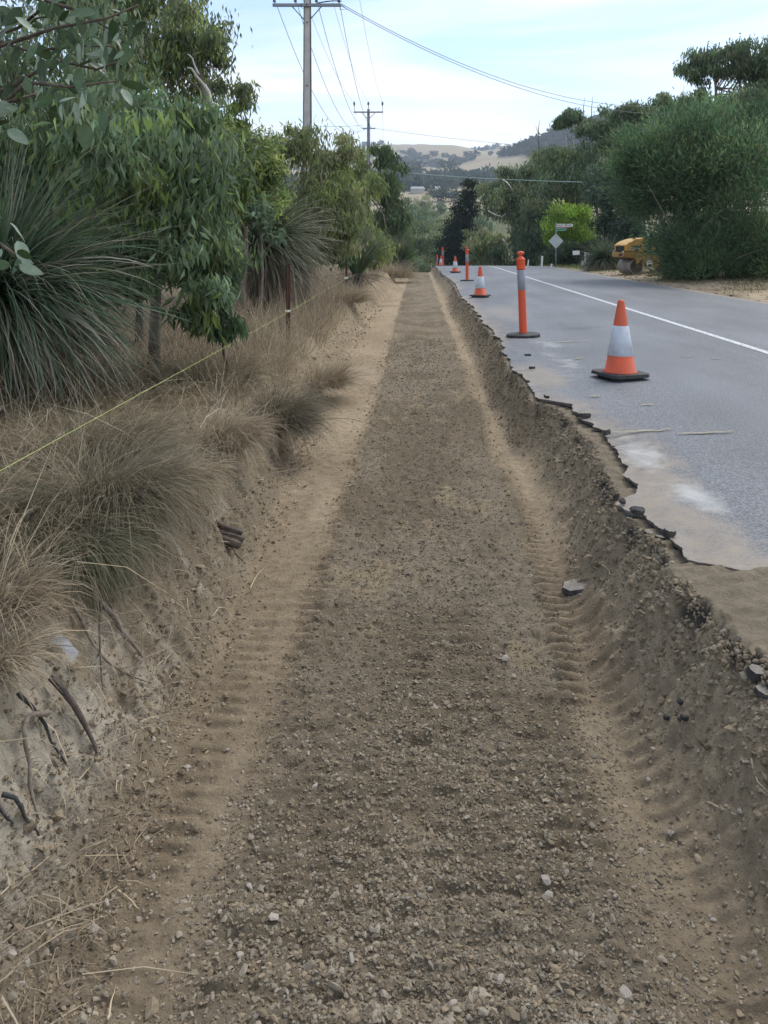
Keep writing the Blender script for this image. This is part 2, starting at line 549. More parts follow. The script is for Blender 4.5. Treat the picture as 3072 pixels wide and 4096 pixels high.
PY = [72, 85, 100, 130, 170, 230, 300, 420, 480, 560, 700, 900, 1200, 1600, 2000, 2250, 2700]
PZ = [-1.6, -3.4, -5.2, -7.2, -5.0, 3.0, 9.0, 20.0, 26.0, 39.0, 52.0, 82.0, 121.0, 184.0, 246.0, 262.0, 225.0]


def terr(X, Y):
    X = np.asarray(X, float); Y = np.asarray(Y, float)
    near = road_z(Y)
    far = np.interp(Y, PY, PZ)
    t = sstep(66, 80, Y)
    z = near * (1 - t) + far * t
    f = 1 - sstep(60, 110, Y)
    left = np.interp(X, [-60, -8, -2.4, 0], [1.6, .75, .12, .12])
    right = np.interp(X, [0, 7.1, 7.6, 10, 40], [0, -0.06, 0.0, 0.12, 1.0])
    z = z + f * (np.where(X < 0, left, right) + 0.10 * fbm(X * .9, Y * .9, 21, 4))
    # rolling folds of the far country
    a = sstep(120, 500, Y)
    z = z + a * (fbm(X / 260 + Y / 900, Y / 330, 23, 4) * np.interp(Y, [120, 600, 1200, 2000], [3, 12, 44, 46]))
    z = z + a * sstep(1000, 1500, Y) * 16 * np.sin(X / 70 + Y / 210 + 2.4 * fbm(X / 400, Y / 400, 25, 2))
    # wooded spur on the right
    z = z + 82 * sstep(40, 330, X) * np.exp(-((Y - 1130) / 190.0) ** 2)
    # leave room for the road and the trench
    cut = sstep(-2.45, -2.2, X - bend(Y)) * (1 - sstep(7.05, 7.25, X - bend(Y))) * (1 - sstep(112, 120, Y))
    z = z - cut * 0.75
    return z


# terrain sheet to the horizon
def spread(lo, hi, n, d0):
    s = np.linspace(-1, 1, n)
    k = 7.2
    v = np.sinh(k * s) / math.sinh(k)
    return np.where(v < 0, -v * lo, v * hi)


tx = np.unique(np.concatenate([spread(-2500, 2500, 190, 0), np.linspace(-9, 12, 80), np.linspace(-120, 420, 110)]))
ty = np.unique(np.concatenate([np.linspace(-40, 1, 14), np.geomspace(1.2, 110, 130), np.geomspace(110, 2600, 200)]))
TX, TY = np.meshgrid(tx, ty)
TZ = terr(TX, TY)
nx, ny = len(tx), len(ty)
idx = np.arange(nx * ny).reshape(ny, nx)
F = np.stack([idx[:-1, :-1], idx[:-1, 1:], idx[1:, 1:], idx[1:, :-1]], -1).reshape(-1, 4)
Vt = np.stack([TX, TY, TZ], -1).reshape(-1, 3)
x_, y_ = Vt[:, 0], Vt[:, 1]
litter = np.array([.17, .135, .09]); sand = np.array([.36, .29, .20]); vgreen = np.array([.10, .105, .05]); tan = np.array([.33, .275, .19]); olive = np.array([.17, .16, .08])


def lerp(a, b, t):
    t = np.asarray(t)[..., None]
    return a * (1 - t) + b * t


c = np.tile(litter, (len(Vt), 1))
n1 = fbm(x_ * 1.1, y_ * .5, 31, 4)
c = lerp(c, sand, sstep(6.5, 7.0, x_) * (1 - sstep(9.0, 12.5, x_ + 4 * n1)) * sstep(-.18, .12, n1 + .12))
c = lerp(c, np.array([.15, .17, .06]), sstep(33, 37, y_) * (1 - sstep(48, 60, y_)) * sstep(7.2, 7.8, x_) * sstep(-.1, .1, n1))
n2 = fbm(x_ / 40, y_ / 60, 33, 4)
c = lerp(c, lerp(np.tile(olive, (len(Vt), 1)), vgreen, sstep(-.1, .15, n2)), sstep(60, 90, y_))
c = lerp(c, tan, sstep(380, 440, y_ + 60 * n2))
c = lerp(c, olive * 1.1, sstep(600, 640, y_) * (1 - sstep(900, 1000, y_)))
c = lerp(c, np.array([.28, .225, .15]), sstep(1000, 1100, y_) * sstep(0.0, .2, fbm(x_ / 120, y_ / 160, 35, 4)))
c = lerp(c, np.array([.10, .105, .06]), sstep(-4, 0, 82 * sstep(40, 330, x_) * np.exp(-((y_ - 1130) / 190.0) ** 2) - 26) * (1 - sstep(1085, 1110, y_)))
ter = npmesh('terrain', Vt, F, M['terrain'], smooth=True, col=c)
tag(ter, kind='structure')

# ---- trench floor and banks, fine mesh
py_rows = np.concatenate([np.linspace(1075, 330, 640), np.linspace(329, 262, 110)])
Yr = 769 * 1.6 / (py_rows - 244)
Yr = np.concatenate([[0.2, 0.7, 1.1], Yr[:], [75, 84, 95]])
Xc = np.concatenate([np.linspace(-2.75, -1.45, 50), np.linspace(-1.43, 1.32, 240), np.linspace(1.34, 2.1, 24)])
GX, GY = np.meshgrid(Xc, Yr)
GXb = GX
z, tl, tr, xlb, xrb, mb = bank(GX, GY)
rel = 0
lod = 1 - sstep(8, 30, GY)
coarse = fbm(GX * 5.5, GY * 5.5, 51, 4)
fine = fbm(GX * 22, GY * 22, 53, 4)
vfine = fbm(GX * 60, GY * 60, 55, 2)
rel = mb * (0.12 * coarse + 0.085 * fine + 0.02 * vfine)
# tooth scoring of the bucket, running down the banks
rel = rel + mb * 0.012 * np.sin(GY * 42 + 5 * coarse + GX * 9) * sstep(-.2, .25, fbm(GX * 1.5, GY * 1.1, 57, 2))
gx_l = -0.46 + 0.10 * fbm(GY * .8, GY * 0, 61, 3) + .03 * fbm(GY * 6, GY * 0, 62, 3)
gx_r = 0.60 + 0.10 * fbm(GY * .8, GY * 0 + 7, 63, 3) + .03 * fbm(GY * 6, GY * 0 + 7, 64, 3)
gx_r = gx_r - .05 * (1 - sstep(2, 5, GY))
grav = sstep(-.05, .05, GX - gx_l) * (1 - sstep(-.05, .05, GX - gx_r))
floor = (1 - mb)
rel = rel + floor * grav * (0.012 * coarse + 0.030 * fine + 0.016 * vfine + 0.030 * fbm(GX * 5, GY * 30, 58, 3))
trk = floor * (1 - grav) * (tr < .9)
rel = rel + trk * (-0.014 + 0.010 * coarse + 0.008 * fine)
# tread bars pressed across the wheel tracks
bars = np.sin(GY * 2 * math.pi / 0.068 + 2.5 * coarse + 1.6 * GX)
barm = np.exp(-((GX - gx_r - .02) / .055) ** 4) * sstep(2.5, 2.9, GY) * (1 - sstep(11, 14, GY)) + np.exp(-((GX - gx_l + .02) / .05) ** 4) * .7 * sstep(2.6, 3.4, GY) * (1 - sstep(9, 12, GY)) + .45 * np.exp(-((GX - .70) / .06) ** 4) * (1 - sstep(3.6, 4.4, GY)) + .4 * np.exp(-((GX + .66) / .07) ** 4) * (1 - sstep(3.0, 3.8, GY))
rel = rel + 0.018 * np.clip(bars * 1.6 + 2.0 * fine, -1, 1) * np.clip(barm * sstep(-.45, -.15, fbm(GX * 3, GY * 1.7, 70, 2)), 0, 1) * lod
wash = np.sin(GY * 2 * math.pi / 0.115 + 6 * coarse - 2.2 * GX * np.sign(GX))
rel = rel + trk * 0.011 * wash * sstep(0, .3, fbm(GX * 4, GY * 2.3, 67, 3)) * lod + trk * .018 * fbm(GX * 4, GY * 16, 69, 3)
# right ledge left where the seal is gone
led = (tr > .97)
rel = rel + led * ((GY < 2.95) * .012 * sstep(.0, .14, GX - np.interp(GY, T_Y, T_X)) + 0.012 * fine + .008 * np.sin(GY * 55 + 8 * coarse - 12 * GX))
z = z + rel * np.clip(lod + .25, 0, 1)
c_grav = np.array([.225, .188, .142]); c_grav2 = np.array([.165, .134, .096]); c_trk = np.array([.295, .238, .172]); c_trk2 = np.array([.24, .19, .135])
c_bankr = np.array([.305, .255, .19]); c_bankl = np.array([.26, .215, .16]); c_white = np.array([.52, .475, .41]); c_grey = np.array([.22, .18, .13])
n_a = fbm(GX * 2.2, GY * 1.3, 71, 4); n_b = fbm(GX * 5, GY * 3, 73, 4); n_c = fbm(GX * 13, GY * 8, 75, 4)
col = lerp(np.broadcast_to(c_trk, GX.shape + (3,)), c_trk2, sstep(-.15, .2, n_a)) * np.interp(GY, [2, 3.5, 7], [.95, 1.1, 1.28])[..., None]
cg = lerp(np.broadcast_to(c_grav2, GX.shape + (3,)), c_grav, sstep(-.18, .18, n_a + .5 * n_b))
cg = lerp(cg, np.array([.31, .245, .16]), sstep(.12, .3, n_b) * .6)
col = lerp(col, cg, grav)
cl = lerp(np.broadcast_to(c_bankl, GX.shape + (3,)), c_grey, sstep(-.1, .2, n_b))
wmask = sstep(.02, .14, n_b * .8 + n_c * .5 + .34 * (1 - sstep(2.1, 2.9, GY)) - .10 + .10 * (GY < 3.3)) * (1 - sstep(3.6, 4.4, GY))
cl = lerp(cl, c_white, wmask * sstep(.1, .35, tl) * .6)
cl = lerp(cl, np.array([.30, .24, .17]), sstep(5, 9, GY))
col = lerp(col, cl, sstep(0.0, .15, tl))
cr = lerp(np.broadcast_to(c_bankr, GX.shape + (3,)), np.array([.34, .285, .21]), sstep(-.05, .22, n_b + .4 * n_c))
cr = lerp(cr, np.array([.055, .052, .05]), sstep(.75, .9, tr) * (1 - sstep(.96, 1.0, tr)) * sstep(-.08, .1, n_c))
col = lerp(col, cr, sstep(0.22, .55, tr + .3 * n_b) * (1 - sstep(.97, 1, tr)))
col = lerp(col, np.array([.235, .197, .15]) * 1.0, led * 1.0)
col = lerp(col, litter * 1.15, (tl >= 1) * sstep(0, .2, xlb - .5 - GX))
idx = np.arange(GX.size).reshape(GX.shape)
F = np.stack([idx[:-1, :-1], idx[:-1, 1:], idx[1:, 1:], idx[1:, :-1]], -1).reshape(-1, 4)
GXs = GX + np.where(GY > 62, bend(GY), 0)
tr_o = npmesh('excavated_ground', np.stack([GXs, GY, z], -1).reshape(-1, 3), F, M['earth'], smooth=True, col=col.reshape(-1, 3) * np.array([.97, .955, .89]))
tag(tr_o, kind='structure')
FINE_Z, FINE_X, FINE_Y = z, Xc, Yr


def fz(X, Y):
    """height of the fine ground mesh (bilinear)"""
    X = np.asarray(X, float); Y = np.asarray(Y, float)
    yy = np.interp(Y, FINE_Y, np.arange(len(FINE_Y))); xx = np.interp(X, FINE_X, np.arange(len(FINE_X)))
    i = np.clip(yy.astype(int), 0, len(FINE_Y) - 2); j = np.clip(xx.astype(int), 0, len(FINE_X) - 2)
    a = yy - i; b_ = xx - j
    Z = FINE_Z
    return (Z[i, j] * (1 - b_) + Z[i, j + 1] * b_) * (1 - a) + (Z[i + 1, j] * (1 - b_) + Z[i + 1, j + 1] * b_) * a


# ---- road seal with its broken edge
Yr2 = np.concatenate([np.linspace(.4, 2.2, 30), 769 * 1.2 / np.linspace(769 * 1.2 / 2.23, 22, 620), np.linspace(43, 112, 70)])
t_ = np.linspace(0, 1, 56) ** 1.9
RX0 = edge_x(Yr2)
RX1 = 7.2 + 0.22 * fbm(Yr2 * .8, Yr2 * 0, 81, 4)
RXg = RX0[:, None] * (1 - t_) + RX1[:, None] * t_
RYg = np.repeat(Yr2[:, None], len(t_), 1)
camber = -0.0035 * (RXg - 3.8) ** 2 + 0.02
RZ = road_z(RYg) + camber * 0.6 + 0.004
dx = RXg - RX0[:, None]
brk = fbm(RXg * 6, RYg * 6, 83, 3)
RZ = RZ - (1 - sstep(0, .22, dx)) * (0.012 + 0.03 * (brk + .2))
tan_d = (1 - sstep(.0, .45, dx)) * .55 * sstep(-.2, .2, fbm(RXg, RYg * .7, 85, 3) + .08)
tan_d = np.maximum(tan_d, .62 * (1 - sstep(.15, .5, dx)) * (RYg < 5.0) * (1 - .4 * sstep(4, 5, RYg)))
tan_d = np.maximum(tan_d, .62 * (1 - sstep(.2, .5, dx)) * np.exp(-((RYg - 7.0) / .9) ** 2))
tan_d = np.maximum(tan_d, .5 * np.exp(-((RXg - 1.5) / .5) ** 2) * np.exp(-((RYg - 13.5) / 2.2) ** 2))
tan_d = np.maximum(tan_d, .7 * sstep(6.7, 7.2, RXg))
wh = .62 * np.exp(-((RXg - 1.32) / .12) ** 2 - ((RYg - 3.62) / .3) ** 2)
wh = np.maximum(wh, .82 * np.exp(-((RXg - 1.29) / .12) ** 2 - ((RYg - 4.45) / .42) ** 2))
wh = np.maximum(wh, .62 * np.exp(-((RXg - 1.45) / .16) ** 2 - ((RYg - 7.7) / .9) ** 2))
wh = np.maximum(wh, .45 * np.exp(-((RXg - 1.6) / .3) ** 2 - ((RYg - 9.2) / .5) ** 2))
wh = wh * np.clip(.75 + 1.6 * fbm(RXg * 5, RYg * 3.2, 89, 4), .15, 1.15)
dark = .5 * np.exp(-((RYg - 10.8 - .5 * (RXg - 2.2)) / .22) ** 2) * np.exp(-((RXg - 2.3) / .5) ** 2) + .32 * sstep(.12, .3, fbm(RXg * .9, RYg * .35, 88, 4))
n_r = len(Yr2); n_c_ = len(t_)
top = np.stack([RXg, RYg, RZ], -1)
colr = np.stack([tan_d, wh, dark], -1)
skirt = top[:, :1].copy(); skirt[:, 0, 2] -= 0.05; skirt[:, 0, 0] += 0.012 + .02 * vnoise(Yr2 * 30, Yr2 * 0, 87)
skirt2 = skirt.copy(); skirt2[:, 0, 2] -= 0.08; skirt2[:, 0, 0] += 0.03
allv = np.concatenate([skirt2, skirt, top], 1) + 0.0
sk_c = colr[:, :1] * 0 + np.array([0, 0, 1.0])  # broken lip near-black: bare bitumen plus its shadow put into the colour
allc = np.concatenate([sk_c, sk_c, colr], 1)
allv[..., 0] += bend(allv[..., 1])
idx = np.arange(n_r * (n_c_ + 2)).reshape(n_r, n_c_ + 2)
F = np.stack([idx[:-1, :-1], idx[:-1, 1:], idx[1:, 1:], idx[1:, :-1]], -1).reshape(-1, 4)
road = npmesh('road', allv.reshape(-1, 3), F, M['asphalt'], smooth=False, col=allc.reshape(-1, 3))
tag(road, kind='structure')


def road_top(X, Y):
    return float(road_z(Y) + (-0.0035 * (X - 3.8) ** 2 + 0.02) * 0.6 + 0.004)


# centre line, one painted strip
ly = np.concatenate([np.geomspace(2.0, 50, 160), np.linspace(51, 108, 40)])
lx = np.stack([3.80 + 0.13 * np.clip((ly - 8) / 30, 0, 1) + s * (.05 + .004 * fbm(ly * 9, ly * 0 + s, 91, 3)) for s in (-1, -.33, .33, 1)], 1)
lz = road_z(ly)[:, None] + (-0.0035 * (lx - 3.8) ** 2 + 0.02) * 0.6 + 0.008
lv = np.stack([lx + bend(ly)[:, None], np.repeat(ly[:, None], 4, 1), lz], -1)
idx = np.arange(lv.size // 3).reshape(len(ly), 4)
F = np.stack([idx[:-1, :-1], idx[:-1, 1:], idx[1:, 1:], idx[1:, :-1]], -1).reshape(-1, 4)
tag(npmesh('road_marking', lv.reshape(-1, 3), F, M['paint']), kind='structure')


# ------------------------------------------------------------------ gravel, clods, litter (stuff)
def rot_rand(n):
    q = RNG.normal(size=(n, 4)); q /= np.linalg.norm(q, axis=1)[:, None]
    w, x, y, z = q.T
    return np.stack([np.stack([1 - 2 * (y * y + z * z), 2 * (x * y - z * w), 2 * (x * z + y * w)], -1),
                     np.stack([2 * (x * y + z * w), 1 - 2 * (x * x + z * z), 2 * (y * z - x * w)], -1),
                     np.stack([2 * (x * z - y * w), 2 * (y * z + x * w), 1 - 2 * (x * x + y * y)], -1)], 1)


ph = (1 + 5 ** .5) / 2
ICO_V = np.array([(-1, ph, 0), (1, ph, 0), (-1, -ph, 0), (1, -ph, 0), (0, -1, ph), (0, 1, ph), (0, -1, -ph), (0, 1, -ph), (ph, 0, -1), (ph, 0, 1), (-ph, 0, -1), (-ph, 0, 1)]) / math.sqrt(1 + ph * ph)
ICO_F = np.array([(0, 11, 5), (0, 5, 1), (0, 1, 7), (0, 7, 10), (0, 10, 11), (1, 5, 9), (5, 11, 4), (11, 10, 2), (10, 7, 6), (7, 1, 8), (3, 9, 4), (3, 4, 2), (3, 2, 6), (3, 6, 8), (3, 8, 9), (4, 9, 5), (2, 4, 11), (6, 2, 10), (8, 6, 7), (9, 8, 1)])
CUB_V = np.array([(x, y, z) for x in (-1, 1) for y in (-1, 1) for z in (-1, 1)]) * .62
CUB_F = np.array([(0, 1, 3), (0, 3, 2), (4, 6, 7), (4, 7, 5), (0, 4, 5), (0, 5, 1), (2, 3, 7), (2, 7, 6), (0, 2, 6), (0, 6, 4), (1, 5, 7), (1, 7, 3)])


def stones(X, Y, Z, S, colr, ico, jit=.32, flat=.65):
    n = len(X)
    BV, BF = (ICO_V, ICO_F) if ico else (CUB_V, CUB_F)
    k = len(BV)
    v = BV[None] * (1 + RNG.uniform(-jit, jit, (n, k, 1))) + RNG.uniform(-.18, .18, (n, k, 3))
    v = v * np.stack([RNG.uniform(.75, 1.35, n), RNG.uniform(.6, 1.05, n), RNG.uniform(.4, .8, n)], -1)[:, None]
    v = np.einsum('nij,nkj->nki', rot_rand(n), v)
    v[..., 2] *= flat
    v = v * (S[:, None, None] * .5) + np.stack([X, Y, Z], -1)[:, None]
    f = (BF[None] + (np.arange(n) * k)[:, None, None]).reshape(-1, 3)
    return v.reshape(-1, 3), f, np.repeat(colr, k, 0)


def stone_cols(n, warm=.5, lo=.75, hi=1.35):
    base = np.where(RNG.random((n, 1)) < warm, np.array([[.215, .175, .125]]), np.array([[.24, .21, .168]]))
    return base * RNG.uniform(lo, hi, (n, 1)) * np.array([.99, .97, .92])


def scatter(n, ymin, ymax, xf, p=2.0):
    """more pieces near, fewer far"""
    u = RNG.random(n)
    Y = (ymin ** (1 - p) + u * (ymax ** (1 - p) - ymin ** (1 - p))) ** (1 / (1 - p))
    return xf(n, Y), Y


parts_v, parts_f, parts_c = [], [], []


def addstuff(v, f, cc_):
    o = sum(len(a) for a in parts_v)
    parts_v.append(v); parts_f.append(f + o); parts_c.append(cc_)


# close, individually readable pebbles
X, Y = scatter(26000, 1.35, 3.6, lambda n, y: RNG.normal(0.05, .38, n), 1.6)
keep = (X > -.75) & (X < .8) & (RNG.random(len(X)) < np.interp(Y, [1.7, 2.2, 3.6], [1, .6, .1]) * np.clip(.7 + 2.2 * fbm(X * 3, Y * 4, 101, 3), .3, 1)); X, Y = X[keep], Y[keep]
S = RNG.lognormal(math.log(.0098), .36, len(X)) * np.interp(Y, [1.4, 2.0, 3.4], [1.25, 1.0, .9])
addstuff(*stones(X, Y, fz(X, Y) + S * .06, S, stone_cols(len(X), .4, .72, 1.3), True))
# the mat of crushed rock further up
X, Y = scatter(40000, 1.35, 13, lambda n, y: RNG.normal(0.06, .34, n), 1.8)
keep = (X > -.55) & (X < .68); X, Y = X[keep], Y[keep]
S = RNG.lognormal(math.log(.0088), .36, len(X)) * np.interp(Y, [2, 6, 13], [1.0, 1.45, 2.4])
addstuff(*stones(X, Y, fz(X, Y) + S * .04, S, stone_cols(len(X), .7, .6, 1.1), False))
# thin spread on tracks
X, Y = scatter(2200, 1.4, 12, lambda n, y: np.where(RNG.random(n) < .5, RNG.uniform(-.85, -.42, n), RNG.uniform(.5, .9, n)), 1.8)
S = RNG.lognormal(math.log(.0072), .42, len(X)) * np.interp(Y, [2, 12], [1, 1.9])
addstuff(*stones(X, Y, fz(X, Y) + S * .1, S, stone_cols(len(X), .5, .95, 1.6), False))
g = npmesh('gravel', np.concatenate(parts_v), np.concatenate(parts_f), M['gravel'], col=np.concatenate(parts_c))
tag(g, kind='stuff')
g['label'] = 'grey brown crushed rock spread along the trench floor'

parts_v, parts_f, parts_c = [], [], []
X, Y = scatter(11000, 1.6, 22, lambda n, y: np.interp(y, T_Y, T_X) - np.abs(RNG.normal(0, .11, n)), 1.7)
keep = X > .70; X, Y = X[keep], Y[keep]
S = RNG.lognormal(math.log(.0115), .6, len(X)) * np.interp(Y, [1.6, 3, 10, 22], [.62, 1.0, 1.7, 2.8])
S = np.minimum(S, .034)
addstuff(*stones(X, Y, fz(X, Y) + S * .05, S, stone_cols(len(X), .8, .75, 1.3), True, .22, .85))
X, Y = scatter(9000, 1.5, 20, lambda n, y: np.interp(y, [1.5, 4, 10, 20], [-.84, -.95, -1.1, -1.17]) + RNG.normal(0, .11, n), 1.8)
keep = X < -.66; X, Y = X[keep], Y[keep]
S = RNG.lognormal(math.log(.0082), .5, len(X)) * np.interp(Y, [2, 10, 20], [1.0, 1.7, 3.2])
addstuff(*stones(X, Y, fz(X, Y) + S * .1, S, stone_cols(len(X), .7, .65, 1.35), True, .25, .8))
g = npmesh('dirt_clods', np.concatenate(parts_v), np.concatenate(parts_f), M['gravel'], col=np.concatenate(parts_c))
tag(g, kind='stuff')
g['label'] = 'loose brown clods crumbling down both trench banks'

# sandy litter of the right verge
parts_v, parts_f, parts_c = [], [], []
X = RNG.uniform(7.1, 10.5, 2600); Y = RNG.uniform(14, 46, 2600)
S = RNG.lognormal(math.log(.05), .5, len(X))
addstuff(*stones(X, Y, terr(X, Y) + .005, S, stone_cols(len(X), .7, .8, 1.5), False, flat=.35))
g = npmesh('verge_gravel', np.concatenate(parts_v), np.concatenate(parts_f), M['gravel'], col=np.concatenate(parts_c))
tag(g, kind='stuff'); g['label'] = 'pale sandy rubble along the far road verge'


# ------------------------------------------------------------------ blades
def blades(P, az, el, L, W, droop, nseg, colr, tip=None, tw=None):
    """curved ribbons: P (n,3) roots, az/el start direction, droop total bend in radians"""
    n = len(P)
    s = np.linspace(0, 1, nseg + 1)
    ang = el[:, None] - droop[:, None] * s[None] ** 1.3
    ds = (L / nseg)[:, None]
    mid = (ang[:, 1:] + ang[:, :-1]) / 2
    h = np.concatenate([np.zeros((n, 1)), np.cumsum(np.cos(mid) * ds, 1)], 1)
    zz = np.concatenate([np.zeros((n, 1)), np.cumsum(np.sin(mid) * ds, 1)], 1)
    wob = np.sin(s[None] * 3 + RNG.uniform(0, 6, (n, 1))) * .04 * L[:, None] * s[None]
    ca, sa = np.cos(az)[:, None], np.sin(az)[:, None]
    px = P[:, :1] + h * ca - wob * sa; py = P[:, 1:2] + h * sa + wob * ca; pz = P[:, 2:3] + zz
    ctr = np.stack([px, py, pz], -1)
    w = (W[:, None] * .5 * np.maximum(1 - s[None] ** 2.2, .06))
    tw = RNG.uniform(-.9, .9, n) if tw is None else tw
    sx = (-np.sin(az) * np.cos(tw))[:, None]; sy = (np.cos(az) * np.cos(tw))[:, None]; szz = np.sin(tw)[:, None]
    side = np.stack([sx * w, sy * w, szz * w], -1)
    v = np.stack([ctr - side, ctr + side], 2).reshape(n, -1, 3)
    k = 2 * (nseg + 1)
    q = np.array([(2 * i, 2 * i + 1, 2 * i + 3, 2 * i + 2) for i in range(nseg)])
    f = (q[None] + (np.arange(n) * k)[:, None, None]).reshape(-1, 4)
    if tip is None:
        cc_ = np.repeat(colr[:, None], k, 1)
    else:
        t = np.repeat(s, 2)[None, :, None] ** 1.5
        cc_ = colr[:, None] * (1 - t) + tip[:, None] * t
    return v.reshape(-1, 3), f, cc_.reshape(-1, 3)


def pick(cols, n, lo=.75, hi=1.25):
    cols = np.array(cols)
    return cols[RNG.integers(0, len(cols), n)] * RNG.uniform(lo, hi, (n, 1))


STRAW = [(.37, .30, .205), (.30, .24, .165), (.45, .38, .27), (.22, .18, .125)]
GREYG = [(.16, .155, .10), (.21, .185, .125), (.24, .20, .14), (.13, .13, .085), (.30, .245, .17)]
YACCA = [(.055, .10, .055), (.035, .07, .038), (.08, .13, .07), (.06, .085, .04)]
THATCH = [(.19, .15, .115), (.14, .11, .085), (.26, .215, .165), (.11, .09, .07)]

# dry grass over the left bank top
pv, pf, pc = [], [], []


def addb(v, f, c_):
    o = sum(len(a) for a in pv)
    pv.append(v); pf.append(f + o); pc.append(c_)


def gz(X, Y):
    X = np.asarray(X, float)
    return np.where(X < -2.7, terr(X, Y), np.where(X < 2, fz(X, Y), terr(X, Y)))


def grass_patch(n, ymin, ymax, x0, x1, Lm, W, cols, p=1.5, elr=(.5, 1.5), dr=(.3, 1.6), lod=.0):
    X, Y = scatter(n, ymin, ymax, lambda k, y: np.interp(y, [1.5, 4, 8, 20, 45], x1) + (x0 - np.interp(y, [1.5, 4, 8, 20, 45], x1)) * RNG.random(k) ** 1.4, p)
    dens = fbm(X * 1.6, Y * 1.1, 111, 3)
    keep = RNG.random(n) < np.clip(.55 + 2.2 * dens, .08, 1)
    X, Y = X[keep], Y[keep]; n = len(X)
    L = RNG.lognormal(math.log(Lm), .35, n)
    wid = W * RNG.uniform(.7, 1.3, n) * np.interp(Y, [2, 8, 30], [.8, 1.3, 3.0])
    addb(*blades(np.stack([X, Y, gz(X, Y) - .01], -1), RNG.uniform(0, 6.28, n), RNG.uniform(*elr, n), L, wid, RNG.uniform(*dr, n), 3, pick(cols, n)))


XE = [-1.22, -1.26, -1.28, -1.38, -1.1]
grass_patch(26000, 1.7, 40, -4.2, XE, .26, .0042, STRAW + [(.20, .165, .10)], 1.35)
grass_patch(12000, 6.0, 26, -3.4, [-1.2, -1.2, -1.2, -1.35, -1.1], .38, .0042, STRAW, 1.2, (.8, 1.5), (.2, 1.0))
grass_patch(1500, 1.7, 9, -2.4, [-1.12, -1.14, -1.2, -1.3, -1.1], .42, .0036, [(.50, .43, .30), (.42, .34, .22), (.34, .27, .17)], 1.4, (.1, 1.2), (.3, 1.8))
grass_patch(9000, 1.6, 8, -2.6, [-1.10, -1.12, -1.18, -1.3, -1.1], .16, .0036, [(.30, .235, .15), (.22, .17, .11), (.17, .15, .10)], 1.3, (-.2, .8), (.2, 1.2))
# hanging wisps over the lip of the bank
grass_patch(2600, 1.8, 16, -1.5, [-1.02, -1.06, -1.12, -1.25, -1.0], .22, .0036, STRAW, 1.5, (-.3, .6), (.6, 2.0))
n = 2600
X, Y = scatter(n, 1.5, 14, lambda k, y: -np.interp(y, [1.5, 4, 10], [.78, .92, 1.06]) - np.abs(RNG.normal(0, .16, k)) + .05, 1.6)
addb(*blades(np.stack([X, Y, fz(X, Y) + .006], -1), RNG.uniform(0, 6.28, n), RNG.uniform(-.15, .45, n), RNG.lognormal(math.log(.07), .5, n), RNG.uniform(.0018, .004, n) * np.interp(Y, [2, 8], [1, 1.8]), RNG.uniform(-.1, .8, n), 2, pick(STRAW + THATCH[:1] if 'THATCH' in globals() else STRAW, n)))
g = npmesh('dry_grass', np.concatenate(pv), np.concatenate(pf), M['blade'], col=np.concatenate(pc))
tag(g, kind='stuff'); g['label'] = 'dry straw coloured grass covering the left bank'

# roadside grass on the right
pv, pf, pc = [], [], []
n = 5000
X = RNG.uniform(7.5, 12, n); Y = RNG.uniform(32, 50, n)
addb(*blades(np.stack([X, Y, terr(X, Y)], -1), RNG.uniform(0, 6.28, n), RNG.uniform(.5, 1.5, n), RNG.uniform(.06, .22, n), np.full(n, .02), RNG.uniform(.2, 1, n), 2, pick([(.13, .16, .05), (.22, .20, .09), (.10, .14, .05)], n)))
n = 5000
X = RNG.uniform(7.6, 11, n); Y = RNG.uniform(13, 31, n)
k_ = fbm(X * .8, Y * .8, 115, 3) > -.02; X, Y = X[k_], Y[k_]; n = len(X)
addb(*blades(np.stack([X, Y, terr(X, Y)], -1), RNG.uniform(0, 6.28, n), RNG.uniform(.3, 1.4, n), RNG.uniform(.06, .26, n), np.full(n, .016), RNG.uniform(.2, 1, n), 2, pick([(.25, .20, .11), (.18, .15, .08), (.11, .12, .05)], n)))
g = npmesh('verge_grass', np.concatenate(pv), np.concatenate(pf), M['blade'], col=np.concatenate(pc))
tag(g, kind='stuff'); g['label'] = 'short green and straw grass along the far road verge'


def tussock(label, vx, vy, Y, n, L, cols, group, W=.0028, elr=(.1, 1.5), dr=(.4, 1.9), r0=.10, name='grass_tussock', xoff=0.0, lean=None, cat='grass clump'):
    p = at(vx, vy, Y)
    x = p.x + xoff
    z0 = float(gz(x, Y)) - .02
    t = thing(name, label, cat, (x, Y, z0), 0, group)
    az = RNG.uniform(0, 6.28, n)
    if lean is not None:
        az = np.where(RNG.random(n) < .55, lean + RNG.normal(0, .9, n), az)
    rr = r0 * np.sqrt(RNG.random(n))
    P = np.stack([rr * np.cos(az + RNG.normal(0, .5, n)), rr * np.sin(az), RNG.uniform(0, .05, n)], -1)
    Ls = RNG.lognormal(math.log(L), .3, n)
    v, f, c_ = blades(P, az, RNG.uniform(*elr, n), Ls, W * RNG.uniform(.7, 1.4, n), RNG.uniform(*dr, n), 5, pick(cols, n, .5, 1.5), pick(cols + STRAW[:2], n, .6, 1.4))
    o = npmesh('blades', v, f, M['blade'], t, col=c_)
    return t


